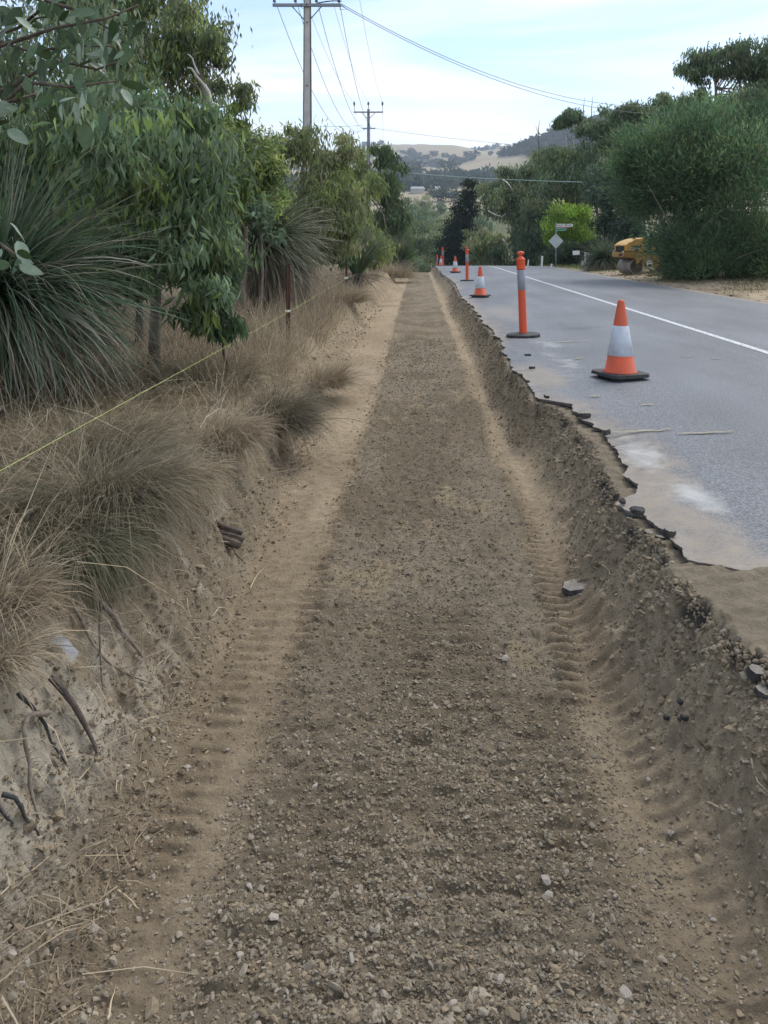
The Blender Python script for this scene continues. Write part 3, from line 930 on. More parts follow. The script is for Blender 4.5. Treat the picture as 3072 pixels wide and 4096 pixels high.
GRP = 'wispy tussocks on the left bank'
DGR = [(.085, .105, .06), (.12, .13, .08), (.16, .15, .10)]
MIX = GREYG + STRAW[:2]
tussock('wispy grey green tussock bulging over the bank beside the near string line', 215, 1050, 3.25, 5200, .25, GREYG, GRP, lean=-.5, r0=.27, W=.0024, dr=(.6, 2.4), elr=(-.1, 1.3))
tussock('grey green tussock behind the bulging one, crossed by the string line', 170, 900, 3.9, 4000, .27, MIX, GRP, r0=.38, W=.0026, lean=-.5, dr=(.6, 2.4), elr=(-.1, 1.3))
tussock('grey green tussock at the left edge of the photo below the string', 40, 1100, 2.95, 3000, .27, MIX, GRP, r0=.32, W=.0024, dr=(.6, 2.6), elr=(-.2, 1.2))
tussock('dark green tussock hanging lowest above the exposed roots', 150, 1180, 2.80, 2600, .21, DGR, GRP, r0=.15, W=.0022, lean=-.4, dr=(.9, 2.6), elr=(-.3, 1.0))
tussock('dense dark fine tussock hanging over the bank just before the first picket', 575, 800, 5.7, 3600, .30, [(.12, .12, .085), (.18, .165, .115), (.09, .09, .07), (.26, .215, .15)], GRP, r0=.27, W=.0034, lean=-.3, dr=(.8, 2.4))
tussock('grey tussock between the dark hanging one and the small leafy sapling', 450, 800, 6.0, 2400, .27, MIX, GRP, r0=.32, W=.0034, dr=(.6, 2.4))
tussock('bleached straw tussock halfway between the wispy and the dark hanging tussocks', 455, 930, 4.5, 2400, .19, STRAW, GRP, r0=.26, W=.003, lean=-.5, dr=(.6, 2.4), elr=(-.2, 1.3))
tussock('bleached straw tussock at the left edge of the photo above the bare sand', -40, 1280, 2.35, 1500, .17, STRAW, GRP, r0=.15, W=.0028, lean=-.5, dr=(.6, 2.2), elr=(-.1, 1.4))
tussock('straw clump drooping over the charred roots at the lower left edge', -35, 1500, 2.08, 420, .17, STRAW, GRP, r0=.09, W=.0026, lean=-.3, dr=(.9, 2.2))
tussock('straw clump leaning out beside the foot of the first picket', 680, 770, 8.0, 1500, .27, STRAW, GRP, r0=.3, W=.004, lean=-.2)
tussock('straw clump at the foot of the second picket', 735, 640, 15.5, 1300, .36, STRAW, GRP, r0=.45, W=.007, lean=-.2)
tussock('pale tall grass clump at the far end of the left bank', 845, 580, 32, 1400, .7, STRAW + [(.2, .19, .1)], GRP, r0=.7, W=.013)
tussock('flattened straw clump beside the wood stub', 385, 1030, 3.7, 1300, .15, STRAW, GRP, r0=.18, W=.0026, lean=-.5, dr=(.8, 2.4), elr=(-.3, 1.0))


# ------------------------------------------------------------------ grass trees
def yacca(label, c, L, n, W, base_z, group, skirt=.45, up=1.0, bare=0, upright=False, lean=None, tips=None, wvar=.25):
    t = thing('grass_tree', label, 'grass tree', (c.x, c.y, base_z), 0, group)
    h = c.z - base_z
    bm = lathe([(0, -.05), (.16, -.05), (.15, h * .5), (.13, h * .95), (.05, h + .05), (0, h + .06)], 10)
    bmobj('stem', bm, M['charcoal'], t, smooth=True)
    n1 = int(n * (1 - skirt)); n2 = n - n1
    az = RNG.uniform(0, 6.28, n1); u = RNG.random(n1)
    el = np.arcsin(np.clip(up * (1.0 - 1.25 * u), -.6, 1))
    if upright:
        el = RNG.uniform(.95, 1.56, n1)
    if lean is not None:
        az = np.where(RNG.random(n1) < .6, lean + RNG.normal(0, .7, n1), az)
    P = np.stack([.07 * np.cos(az), .07 * np.sin(az), h + RNG.uniform(-.1, .06, n1)], -1)
    a = blades(P, az, el, L * RNG.uniform(.6, 1.18, n1), W * RNG.lognormal(-.05, wvar * .6, n1), RNG.uniform(.15, 1.75, n1) * np.interp(el, [-.6, .4, 1.5], [.9, 1.2, .35]), 7, pick(YACCA, n1, .5, 1.7), pick(tips or [(.16, .19, .13), (.11, .17, .10), (.30, .27, .17)], n1))
    az = RNG.uniform(0, 6.28, n2)
    P = np.stack([.1 * np.cos(az), .1 * np.sin(az), h - RNG.uniform(.05, .38, n2) * min(1, h)], -1)
    b_ = blades(P, az, RNG.uniform(-.7, .25, n2), L * RNG.uniform(.55, 1.05, n2), W * RNG.uniform(.7, 1.1, n2), RNG.uniform(.4, 1.3, n2), 6, pick(THATCH, n2), pick(THATCH + [(.34, .29, .23)], n2))
    npmesh('leaves', a[0], a[1], M['blade'], t, col=a[2])
    npmesh('dead_skirt', b_[0], b_[1], M['blade'], t, col=b_[2])
    return t


GY_ = 'grass trees on both verges'
p = at(-15, 640, 4.9); yacca('large near grass tree with arching blue green leaves at the left edge', p, 1.08, 2800, .0095, float(gz(p.x, p.y)), GY_, skirt=.36, lean=-.25, wvar=1.0, tips=[(.10, .15, .10), (.07, .12, .07), (.20, .20, .14), (.40, .38, .32)])
p = at(560, 525, 12.0); yacca('grass tree with bleached drooping leaves and a brown skirt behind the first picket', p, 1.25, 3000, .016, float(gz(p.x, p.y)), GY_, skirt=.58, lean=-.3, tips=[(.50, .47, .40), (.26, .24, .17), (.12, .16, .09)])
p = at(772, 590, 20.0); yacca('small upright grass tree right beside the tall rusty stake', p, 1.4, 800, .022, float(gz(p.x, p.y)), GY_, skirt=.12, upright=True)
p = at(868, 560, 37.0); yacca('bluish grass tree at the far end of the left bushes', p, 1.2, 420, .03, float(gz(p.x, p.y)), GY_, skirt=.2, upright=True)
p = at(1306, 560, 34.5); yacca('dark grass tree standing in front of the yellow roller nose', p, 1.25, 1300, .03, float(terr(p.x, p.y)), GY_, skirt=.3)


# ------------------------------------------------------------------ trees
def leaf_mesh(C, D, L, W, colr, fold=.18):
    """kite leaves: base point C, direction D, length L, width W"""
    n = len(C)
    r = RNG.normal(size=(n, 3))
    S = np.cross(D, r); S /= np.linalg.norm(S, axis=1)[:, None] + 1e-9
    Nn = np.cross(D, S)
    a = C; b_ = C + D * (L * .42)[:, None] + S * (W * .5)[:, None] + Nn * (W * fold)[:, None]
    c_ = C + D * L[:, None] - Nn * (W * .3)[:, None]; d_ = C + D * (L * .42)[:, None] - S * (W * .5)[:, None] + Nn * (W * fold)[:, None]
    v = np.stack([a, b_, c_, d_], 1).reshape(-1, 3)
    f = (np.array([[0, 1, 2], [0, 2, 3]])[None] + (np.arange(n) * 4)[:, None, None]).reshape(-1, 3)
    return v, f, np.repeat(colr, 4, 0)


def smooth(P, it=2):
    for _ in range(it):
        Q = [P[0]]
        for a, b_ in zip(P, P[1:]):
            Q += [a.lerp(b_, .25), a.lerp(b_, .75)]
        P = Q + [P[-1]]
    return P


def unit(a):
    return a / (np.linalg.norm(a, axis=1)[:, None] + 1e-9)


HABIT = {'droop': (np.array([0, 0, -1.0]), .65), 'wide': (np.array([0, 0, -.25]), 1.0), 'needle': (np.array([0, 0, .45]), .75), 'feather': (np.array([0, 0, -.45]), .8), 'up': (np.array([0, 0, .9]), .7)}


def tree(name, label, cat, base, ells, n, L, W, cols, habit='droop', bark='bark', tr=.08, clumps=60, spread=.16, group=None, limbs=(), shell=.5, nlimb=7, cvar=.3, rough_out=0.0, limb_mat='pale_bark'):
    """base (x,y,z) ground point; ells list of (vx,vy,Y,rxV,rzV,ry) crown masses"""
    base = Vector(base)
    t = thing(name, label, cat, base, 0, group)
    E = []
    for vx, vy, Y, rx, rz, ry in ells:
        E.append((np.array(at(vx, vy, Y)), np.array([rx * K * Y, ry, rz * K * Y])))
    wts = np.array([e[1][0] * e[1][2] for e in E]); wts = wts / wts.sum()
    cen = []; rad = []; out = []
    for (c_, r_), w_ in zip(E, wts):
        k = max(4, int(round(clumps * w_)))
        d = unit(RNG.normal(size=(k, 3)))
        rr = (shell + (1 - shell) * RNG.random(k)) ** 1.0
        rr = rr * (1 + rough_out * RNG.normal(0, 1, k))
        cen.append(c_ + d * rr[:, None] * r_); rad.append(np.full(k, float(np.mean(r_)))); out.append(d)
    cen = np.concatenate(cen); rad = np.concatenate(rad); out = np.concatenate(out)
    gzc = terr(cen[:, 0], cen[:, 1])
    ok = cen[:, 2] > gzc + .1
    cen, rad, out = cen[ok], rad[ok], out[ok]
    which = RNG.integers(0, len(cen), n)
    off = RNG.normal(size=(n, 3)) * (spread * rad[which])[:, None] * np.array([1, 1, .75])
    P = cen[which] + off
    hv, hr = HABIT[habit]
    D = hv + RNG.normal(size=(n, 3)) * hr * .6
    if habit in ('needle', 'up'):
        D = D + unit(off) * .55 + out[which] * .45
    if habit == 'wide':
        D = D + unit(off) * .5
    D = unit(D)
    ctone = RNG.uniform(1 - cvar, 1 + cvar, (len(cen), 1))
    chue = RNG.integers(0, len(cols), len(cen))
    cols = np.array(cols)
    colr = np.where(RNG.random((n, 1)) < .6, cols[chue[which]], cols[RNG.integers(0, len(cols), n)]) * ctone[which] * RNG.uniform(.95, 1.65, (n, 1))
    v, f, cc_ = leaf_mesh(P - np.array(base), D, L * RNG.uniform(.65, 1.3, n), W * RNG.uniform(.7, 1.3, n), colr)
    npmesh('crown', v, f, M['foliage'], t, col=cc_)
    # trunk and limbs
    acc = Acc()
    c0 = Vector(E[0][0]); rz0 = E[0][1][2]
    fork = base.lerp(Vector((c0.x, c0.y, max(c0.z - .35 * rz0, base.z + .3))), 1.0)
    m1 = base.lerp(fork, .5) + Vector((random.uniform(-.1, .1), random.uniform(-.1, .1), 0)) * (fork - base).length * .5
    acc.tube([base - Vector((0, 0, .1)), base.lerp(m1, .5), m1, fork], [tr * 1.25, tr * 1.05, tr * .9, tr * .7], 8)
    for i in RNG.permutation(len(cen))[:nlimb]:
        e = Vector(cen[i]); s0 = m1.lerp(fork, random.uniform(.2, 1))
        mm = s0.lerp(e, .5) + Vector((random.uniform(-1, 1), random.uniform(-1, 1), random.uniform(-.2, 1))) * (e - s0).length * .12
        acc.tube([s0, mm, e], [tr * .5, tr * .34, tr * .1], 5)
    for pts, r0 in limbs:
        P_ = smooth([at(*q) for q in pts], 1)
        P_ = [q + Vector((random.gauss(0, 1), 0, random.gauss(0, 1))) * r0 * .45 for q in P_]
        la = Acc(); la.tube(P_, list(np.linspace(r0, r0 * .35, len(P_))), 6)
        la.build('limb', M[limb_mat], t, off=base)
    acc.build('trunk', M[bark], t, off=base)
    return t


GUM = [(0.091, 0.134, 0.067), (0.122, 0.159, 0.079), (0.073, 0.11, 0.055), (0.146, 0.165, 0.091)]
GUMB = [(.11, .172, .092), (.145, .205, .125), (.082, .125, .062), (.17, .195, .10)]
YGR = [(0.226, 0.275, 0.079), (0.171, 0.232, 0.067), (0.268, 0.293, 0.11), (0.122, 0.177, 0.061)]
OLV = [(0.165, 0.195, 0.091), (0.128, 0.159, 0.073), (0.195, 0.213, 0.11), (0.226, 0.226, 0.134)]
DKG = [(.03, .05, .03), (.04, .065, .036), (.055, .08, .04)]
CAS = [(0.071, 0.132, 0.067), (0.098, 0.165, 0.073), (0.051, 0.095, 0.056), (0.128, 0.189, 0.085)]
LIME = [(.17, .28, .035), (.13, .23, .03), (.21, .30, .05)]


def gbase(vx, Y, dx=0.0):
    x = (vx - 903) * K * Y + dx
    return (x, Y, float(terr(x, Y)) if (x < -2.6 or x > 7.2 or Y > 60) else float(gz(x, Y)))


# left side, near to far
tree('gum_sapling', 'leafy drooping gum sapling with long hanging leaves behind the near grass tree', 'tree', gbase(332, 6.2),
     [(330, 380, 6.2, 165, 150, .8), (400, 520, 5.9, 105, 140, .6), (230, 330, 6.6, 150, 130, .8), (440, 640, 5.7, 55, 70, .4), (110, 390, 7.0, 150, 170, .8), (390, 265, 7.0, 100, 70, .6), (470, 420, 6.4, 45, 80, .4), (215, 330, 5.4, 110, 80, .45), (300, 560, 5.4, 80, 60, .35)],
     19000, .125, .03, GUMB[:3] + GUM[:2] + YGR[1:2], 'droop', 'bark', .045, 150, .2, cvar=.35, nlimb=14)
tree('gum_tree', 'tall gum with a crooked white trunk behind the left bushes', 'tree', gbase(470, 14.5),
     [(425, 75, 14, 62, 70, 1), (340, 60, 15, 130, 110, 1.5), (495, 205, 13.5, 42, 60, .8), (370, 190, 14.5, 110, 90, 1.2), (240, 60, 15, 150, 130, 1.5), (455, 110, 14, 40, 60, .8), (500, 255, 13.5, 45, 36, .7)],
     17000, .16, .04, GUM + YGR[:1], 'droop', 'bark', .055, 130, .17, cvar=.35, limbs=[([(482, 300, 12.4), (470, 235, 12.4), (455, 205, 12.4), (437, 182, 12.4), (428, 158, 12.4), (402, 147, 12.4)], .042), ([(430, 160, 12.4), (418, 130, 12.4), (405, 118, 12.4)], .02)])
tree('background_gum', 'dark gum filling the gap behind the near sapling at upper left', 'tree', gbase(40, 10.5),
     [(120, 150, 10.5, 190, 200, 1.4), (250, 260, 10, 120, 140, 1.2), (20, 330, 10, 120, 200, 1.2)],
     9000, .13, .04, GUM, 'droop', 'bark', .09, 110, .2, cvar=.3)
tree('acacia_bush', 'yellow green feathery bush right of the drooping sapling', 'bush', gbase(520, 11),
     [(520, 345, 11, 78, 70, .8), (465, 305, 11, 62, 58, .6), (560, 400, 10.8, 60, 75, .6), (490, 430, 10.6, 60, 75, .5)],
     12000, .115, .026, YGR + GUM[:1], 'feather', 'bark', .05, 90, .2, cvar=.35)
tree('pepper_bush', 'large olive bush with hanging twigs in front of the near power pole', 'bush', gbase(660, 14.5),
     [(655, 360, 14, 92, 82, .9), (725, 335, 14.5, 52, 55, .7), (620, 305, 14.2, 48, 36, .6), (690, 450, 13.8, 85, 80, .8), (745, 450, 14, 38, 95, .6), (600, 440, 14, 50, 70, .6), (680, 530, 14, 80, 45, .6)],
     17000, .14, .03, OLV + YGR[1:2], 'droop', 'grey_wood', .07, 130, .17, cvar=.35)
tree('willowy_wattle', 'light green willowy wattle behind the tall rusty stake', 'bush', gbase(785, 26),
     [(785, 385, 26, 42, 50, 1.0), (768, 460, 25, 48, 75, 1.0), (800, 540, 25.5, 45, 55, 1.0), (745, 420, 26, 40, 60, 1)],
     9000, .2, .045, YGR[:2] + OLV[:2], 'droop', 'bark', .07, 80, .17, cvar=.3)
tree('dark_wattle', 'dark green wattle at the right end of the left bushes', 'tree', gbase(838, 39),
     [(838, 390, 39, 34, 65, 1.2), (815, 330, 39.5, 26, 36, 1), (852, 470, 39, 30, 60, 1.2), (830, 500, 39, 40, 60, 1.2)],
     9500, .28, .065, GUM[:2] + [(.06, .10, .04)], 'droop', 'bark', .1, 75, .18, cvar=.35)
tree('light_bush', 'bright green low bush beyond the dark wattle at the trench end', 'bush', gbase(868, 44),
     [(862, 490, 44, 26, 50, 1.0), (868, 545, 44, 28, 36, 1.0)], 3600, .25, .06, [(.10, .15, .05), (.075, .12, .05)], 'droop', 'bark', .08, 45, .2)
tree('understory_shrub', 'dark leafy shrub filling the shade behind the sapling trunk', 'bush', gbase(300, 8.0),
     [(300, 560, 8.0, 95, 62, .6), (180, 590, 8.0, 110, 60, .6), (400, 560, 8.2, 60, 60, .5)], 6500, .12, .034, GUM[:3] + DKG[2:], 'wide', 'dark_wood', .04, 70, .2, cvar=.35)
tree('understory_shrub', 'mid green shrub closing the gap between sapling and second grass tree', 'bush', gbase(500, 13.0),
     [(500, 500, 13.0, 45, 75, .5), (640, 530, 13.6, 70, 45, .5), (720, 520, 15.0, 50, 60, .6)], 6000, .14, .036, GUM + YGR[3:], 'droop', 'bark', .04, 60, .2, cvar=.35)
tree('seedling_gum', 'small dark leafed gum seedling hanging over the dry grass', 'bush', gbase(470, 6.0, .12),
     [(478, 690, 5.9, 34, 30, .15), (450, 650, 6.0, 36, 44, .2), (470, 610, 6.0, 30, 30, .2)], 900, .11, .03, [(.06, .10, .05), (.08, .125, .06)], 'droop', 'dark_wood', .012, 24, .25)
tree('leafy_shoot', 'pale broad leafed shoot in front of the second grass tree', 'bush', gbase(560, 10.3),
     [(565, 465, 10.3, 26, 40, .2), (590, 500, 10.3, 18, 24, .2)], 260, .11, .06, [(.14, .20, .13), (.11, .16, .09)], 'wide', 'bark', .015, 22, .25)

# right side
tree('casuarina', 'huge dark green rounded casuarina overhanging the yellow roller', 'tree', gbase(1540, 26),
     [(1480, 370, 26, 140, 125, 2.2), (1610, 430, 25, 130, 150, 2.2), (1420, 385, 26, 100, 80, 1.6), (1400, 350, 26, 75, 75, 1.4), (1560, 320, 26.5, 120, 95, 2.2), (1530, 540, 24.5, 130, 75, 1.7), (1492, 545, 25, 46, 60, 1.0), (1655, 550, 24, 100, 75, 1.7), (1570, 588, 24, 140, 28, 1.4), (1486, 595, 24.6, 34, 18, .7)],
     95000, .23, .030, CAS + OLV[1:2], 'needle', 'grey_wood', .16, 420, .18, shell=.62, cvar=.45, nlimb=46, rough_out=.07,
     limbs=[([(1480, 560, 24.2), (1450, 500, 24), (1425, 440, 24), (1400, 400, 24.2)], .018), ([(1500, 560, 24), (1510, 500, 23.6), (1540, 470, 23.6)], .016), ([(1590, 560, 23), (1620, 545, 22.8), (1645, 540, 22.8)], .018)], limb_mat='grey_wood')
tree('tall_gum', 'tallest gum at upper right with open crown and bare limbs', 'tree', gbase(1580, 44),
     [(1545, 130, 43, 62, 42, 1.6), (1615, 125, 43, 52, 45, 1.8), (1500, 150, 43, 45, 36, 1.4), (1650, 150, 43, 50, 55, 1.6), (1640, 205, 42, 50, 38, 1.5)],
     9500, .34, .085, GUM + GUMB[:1], 'droop', 'bark', .09, 110, .17, cvar=.35, nlimb=26, shell=.3, rough_out=.18)
tree('open_gum', 'thin bluish gum crown showing sky left of the tallest gum', 'tree', gbase(1460, 46),
     [(1450, 215, 45, 42, 24, 1.3), (1500, 215, 45, 34, 28, 1.2), (1425, 235, 45, 24, 16, 1)], 3200, .34, .085, GUMB, 'droop', 'bark', .1, 32, .2, nlimb=14, shell=.3)
tree('bushy_gum', 'dense gum crown at the right edge above the casuarina', 'tree', gbase(1640, 36),
     [(1620, 245, 36, 55, 62, 1.6), (1565, 250, 37, 55, 48, 1.5), (1655, 330, 35, 40, 60, 1.5)], 10000, .28, .075, GUM + YGR[3:], 'droop', 'bark', .14, 70, .18, cvar=.35, limbs=[([(1690, 340, 34), (1655, 322, 34), (1632, 300, 34), (1610, 292, 34)], .05)])
tree('umbrella_gum', 'small round gum crown on slender stems against the hill skyline', 'tree', gbase(1232, 66),
     [(1236, 250, 64, 26, 17, 1.2), (1208, 262, 64, 16, 12, 1)], 3200, .38, .11, GUMB, 'droop', 'bark', .05, 34, .2, nlimb=4, shell=.3, rough_out=.15, limbs=[([(1226, 330, 64), (1222, 290, 64), (1212, 268, 64)], .03), ([(1238, 330, 64), (1240, 280, 64), (1240, 255, 64)], .03)])
tree('ridge_gum', 'rounded gum crown between the umbrella shaped gum and the casuarina', 'tree', gbase(1300, 60),
     [(1298, 270, 60, 42, 32, 1.6), (1330, 300, 58, 45, 36, 1.5)], 7000, .36, .10, GUM + GUMB[:2], 'droop', 'bark', .07, 60, .2, nlimb=4, rough_out=.12)
tree('ridge_gum', 'flat topped gum crown just left of the casuarina top', 'tree', gbase(1375, 56),
     [(1375, 245, 56, 48, 26, 1.6), (1350, 275, 56, 40, 26, 1.5)], 7000, .36, .10, GUM, 'droop', 'bark', .07, 60, .2, nlimb=4, rough_out=.12)
tree('white_limbed_gum', 'gum with twisting bare white limbs behind the orange bollards', 'tree', gbase(1120, 66),
     [(1110, 440, 68, 62, 58, 2.4), (1150, 390, 68, 58, 50, 2.4), (1080, 400, 70, 40, 40, 2), (1150, 480, 64, 50, 50, 2)], 17000, .38, .11, GUM + OLV[:3] + GUMB[1:2], 'droop', 'bark', .16, 95, .2, cvar=.35, nlimb=12,
     limbs=[([(1086, 388, 66.4), (1098, 396, 65.2), (1106, 408, 65), (1110, 420, 66)], .06), ([(1180, 440, 62), (1165, 455, 62), (1168, 470, 62), (1150, 485, 62), (1152, 500, 62)], .085), ([(1055, 455, 64.2), (1068, 463, 64.2), (1082, 470, 64.2), (1093, 462, 64.2)], .07), ([(1207, 474, 58), (1214, 463, 58), (1228, 458, 58.6)], .09), ([(1085, 515, 60), (1110, 545, 60), (1112, 560, 60)], .06)])
tree('grey_gum', 'grey green gum mass below the umbrella shaped gum', 'tree', gbase(1230, 62),
     [(1225, 355, 62, 62, 52, 2.2), (1270, 385, 60, 60, 60, 2.2), (1190, 345, 64, 42, 36, 2), (1215, 420, 60, 60, 45, 2)], 16000, .36, .11, GUMB + OLV[:2] + GUM[:2], 'droop', 'bark', .16, 95, .2, cvar=.35, nlimb=12, limbs=[([(1228, 395, 59), (1236, 375, 59), (1240, 352, 60)], .04)])
tree('low_gum', 'yellowish low gum crown left of the white guide posts', 'tree', gbase(1060, 74),
     [(1065, 535, 74, 42, 34, 2), (1040, 560, 74, 30, 20, 1.6), (1030, 515, 76, 30, 24, 1.6)], 7000, .36, .12, OLV + YGR[3:], 'droop', 'bark', .1, 55, .2)
tree('dark_gum', 'dark green gum behind the street sign', 'tree', gbase(1150, 56),
     [(1150, 530, 57, 55, 52, 1.8), (1200, 545, 54, 55, 40, 1.6), (1110, 550, 60, 45, 36, 1.6), (1190, 490, 58, 40, 45, 1.6)], 13000, .3, .09, DKG + GUM[:1], 'droop', 'bark', .12, 90, .2)
tree('lime_bush', 'bright lime green rounded bush behind the street sign', 'bush', gbase(1238, 47),
     [(1235, 478, 47, 52, 38, 1.4), (1255, 510, 46.5, 48, 40, 1.3), (1215, 505, 47.5, 36, 36, 1.2)], 9500, .2, .07, LIME + YGR[1:2], 'up', 'bark', .08, 80, .2, cvar=.35, rough_out=.14)
tree('dark_shrub', 'dark shrub under the lime bush beside the white number plate', 'bush', gbase(1262, 43.5),
     [(1240, 553, 44, 52, 30, 1.0), (1285, 548, 43, 36, 34, .9)], 6500, .2, .07, DKG, 'wide', 'bark', .05, 55, .2)
tree('grey_wattle', 'grey green wattle filling the space between lime bush and casuarina', 'tree', gbase(1330, 42),
     [(1325, 450, 42, 45, 70, 1.5), (1350, 520, 40, 45, 50, 1.4), (1300, 400, 44, 40, 50, 1.5), (1370, 420, 42, 50, 80, 1.5)], 15000, .27, .08, [(.06, .09, .06), (.08, .11, .075), (.045, .07, .045)], 'feather', 'bark', .12, 95, .2)
tree('cypress', 'near black leaning cypress at the end of the road', 'tree', gbase(1000, 92),
     [(1018, 412, 92, 20, 26, 1.2), (1004, 445, 92, 26, 34, 1.6), (994, 490, 92, 30, 38, 1.8), (982, 530, 92, 34, 40, 2), (972, 566, 92, 38, 30, 2), (1010, 540, 92, 30, 45, 2)], 13000, .4, .15, [(.012, .024, .014), (.016, .03, .018), (.022, .038, .022)], 'wide', 'charcoal', .1, 150, .2, shell=.55, nlimb=2)

# dead stems above the right skyline
for vx, y0, y1, lab in [(1165, 300, 258, 'forked dead stem on the hill skyline, leftmost bare stem'), (1280, 262, 205, 'thin dead stem above the ridge gums, taller of two'), (1262, 262, 210, 'thin dead stem above the ridge gums, shorter of two')]:
    b0 = at(vx, y0 + 60, 62); t = thing('dead_stem', lab, 'dead tree', b0, 0, 'dead stems on the skyline')
    a = Acc(); a.tube([b0, at(vx - 2, (y0 + y1) / 2, 62), at(vx + 1, y1, 62)], [.06, .035, .012], 5)
    if vx == 1165:
        a.tube([at(vx - 1, y0 - 6, 62), at(vx - 8, y0 - 30, 62)], [.03, .012], 5)
    a.build('stem', M['grey_wood'], t, off=b0)

# valley trees beyond the crest, copies of three builds
protos = []
for i, (cols, hab) in enumerate([(GUM + OLV[:1], 'droop'), (OLV, 'wide'), (GUMB, 'droop')]):
    Yp = 110.0
    b0 = gbase(915, Yp)
    p = tree('valley_gum', 'x', 'tree', b0, [(915, 500, Yp, 46, 34, 3), (890, 520, Yp, 30, 26, 2.4), (940, 525, Yp, 30, 24, 2.4), (912, 545, Yp, 46, 24, 2.8)], 3000, .55, .17, cols, hab, 'pale_bark', .18, 60, .2, cvar=.35, nlimb=8)
    protos.append((p, b0))
VL = [(905, 475, 112, 'valley gum nearest the trench end, tallest crown left of the cypress'), (935, 500, 128, 'valley gum at the centre of the gap beyond the trench'), (890, 545, 92, 'low valley gum touching the end of the left bushes'), (925, 552, 95, 'low valley gum right behind the two farthest bollards'),
      (960, 462, 170, 'valley gum below the tan paddock, beside the cypress top'), (900, 440, 190, 'valley gum directly below the white farm roof'), (935, 455, 210, 'valley gum under the left end of the tan paddock'), (985, 455, 230, 'valley gum mostly hidden behind the cypress top'), (880, 490, 140, 'valley gum half hidden behind the light bush'), (955, 505, 150, 'valley gum beside the small grassy slope'), (915, 420, 260, 'small far valley gum under the sheds'), (950, 432, 300, 'small far valley gum at the paddock foot'), (878, 425, 240, 'far valley gum beside the dark wattle'), (1000, 436, 320, 'far valley gum at the right foot of the paddock'), (1025, 450, 180, 'valley gum right behind the cypress')]
used = set()
for k, (vx, vtop, Y, lab) in enumerate(VL):
    p, b0 = protos[k % 3]
    x = (vx - 903) * K * Y; z0 = float(terr(x, Y))
    top = 1.6 - (vtop - 527) * K * Y
    h0 = (1.6 - (466 - 527) * K * 110.0) - b0[2]
    s = max(.45, (top - z0) / h0)
    if k < 3:
        p.location = (x, Y, z0); p.scale = (s,) * 3; p.rotation_euler = (0, 0, k * 1.3); p['label'] = lab; p['group'] = 'gums in the valley beyond the crest'
    else:
        copy_tree(p, (x, Y, z0), k * 1.1, lab, 'gums in the valley beyond the crest', s)

# paddock tree group and hill trees (each a thing, too small for parts)
tv = unit(RNG.normal(size=(70, 3))) * RNG.uniform(.55, 1, (70, 1)) * np.array([1, 1, .8]) + np.array([0, 0, 1.0])
v, f, cc_ = leaf_mesh(tv, unit(RNG.normal(size=(70, 3))), RNG.uniform(.5, .9, 70), RNG.uniform(.35, .6, 70), pick([(.045, .06, .04), (.06, .075, .045)], 70))
tvs = np.array([(-.06, 0, -.1), (.06, 0, -.1), (.03, 0, .9), (-.03, 0, .9), (0, -.06, -.1), (0, .06, -.1), (0, .03, .9), (0, -.03, .9)])
v = np.concatenate([v, tvs]); f = np.concatenate([f, np.array([(0, 1, 2), (0, 2, 3), (4, 5, 6), (4, 6, 7)]) + len(cc_)]); cc_ = np.concatenate([cc_, np.tile([.15, .12, .1], (8, 1))])
hill_tree = npmesh('hill_tree', v, f, M['foliage'], col=cc_)
HILL_LAB = 'dark tree standing alone on the dry far hillside'


def far_pt(vx, vy, y0=400, y1=2300):
    ys = np.linspace(y0, y1, 800); xs = (vx - 903) * K * ys
    zs = terr(xs, ys); ray = 1.6 - (vy - 527) * K * ys
    hit = np.nonzero(zs >= ray)[0]
    i = hit[0] if len(hit) else len(ys) - 1
    return xs[i], ys[i], zs[i]


hl = [(868, 332), (880, 335), (890, 340), (877, 348), (893, 350), (905, 338), (884, 357), (912, 348), (922, 345), (930, 356), (918, 357), (900, 362), (945, 352), (952, 358), (978, 348), (985, 352), (968, 365), (990, 360), (1000, 352), (872, 363), (937, 338), (960, 340), (1010, 340), (1020, 345), (887, 328)]
for k, (vx, vy) in enumerate(hl):
    x, y, z0 = far_pt(vx, vy, 900)
    o = hill_tree if k == 0 else hill_tree.copy()
    if k:
        COL.objects.link(o)
    o.location = (x, y, z0); s = RNG.uniform(4.5, 8.5); o.scale = (s * RNG.uniform(.9, 1.5), s, s * RNG.uniform(.7, 1)); o.rotation_euler = (0, 0, RNG.uniform(0, 6))
    tag(o, HILL_LAB, 'tree', 'single trees on the far hillside')
x, y, z0 = far_pt(945, 436, 400)
for k, (dx_, s, lab) in enumerate([(0, 5.5, 'larger dark tree alone in the tan paddock'), (9, 4.5, 'smaller dark tree beside the larger one in the tan paddock')]):
    o = hill_tree.copy(); COL.objects.link(o); o.location = (x + dx_, y, float(terr(x + dx_, y))); o.scale = (s * 1.3, s, s); tag(o, lab, 'tree', 'paddock trees')


def woods(name, label, pts, smin, smax, cols):
    n = len(pts); q = 34
    pts = np.array(pts)
    s = RNG.uniform(smin, smax, n)
    tone = RNG.uniform(.75, 1.3, (n, 1))
    d = unit(RNG.normal(size=(n * q, 3))) * RNG.uniform(.5, 1, (n * q, 1)) * np.array([1, 1, .8]) + np.array([0, 0, .85])
    S = np.repeat(s, q)
    P = np.repeat(pts, q, 0) + d * S[:, None]
    v, f, cc_ = leaf_mesh(P, unit(RNG.normal(size=(n * q, 3))), S * RNG.uniform(.55, 1.0, n * q), S * RNG.uniform(.4, .7, n * q), pick(cols, n * q) * np.repeat(tone, q, 0))
    o = npmesh(name, v, f, M['foliage'], col=cc_)
    tag(o, kind='stuff'); o['label'] = label


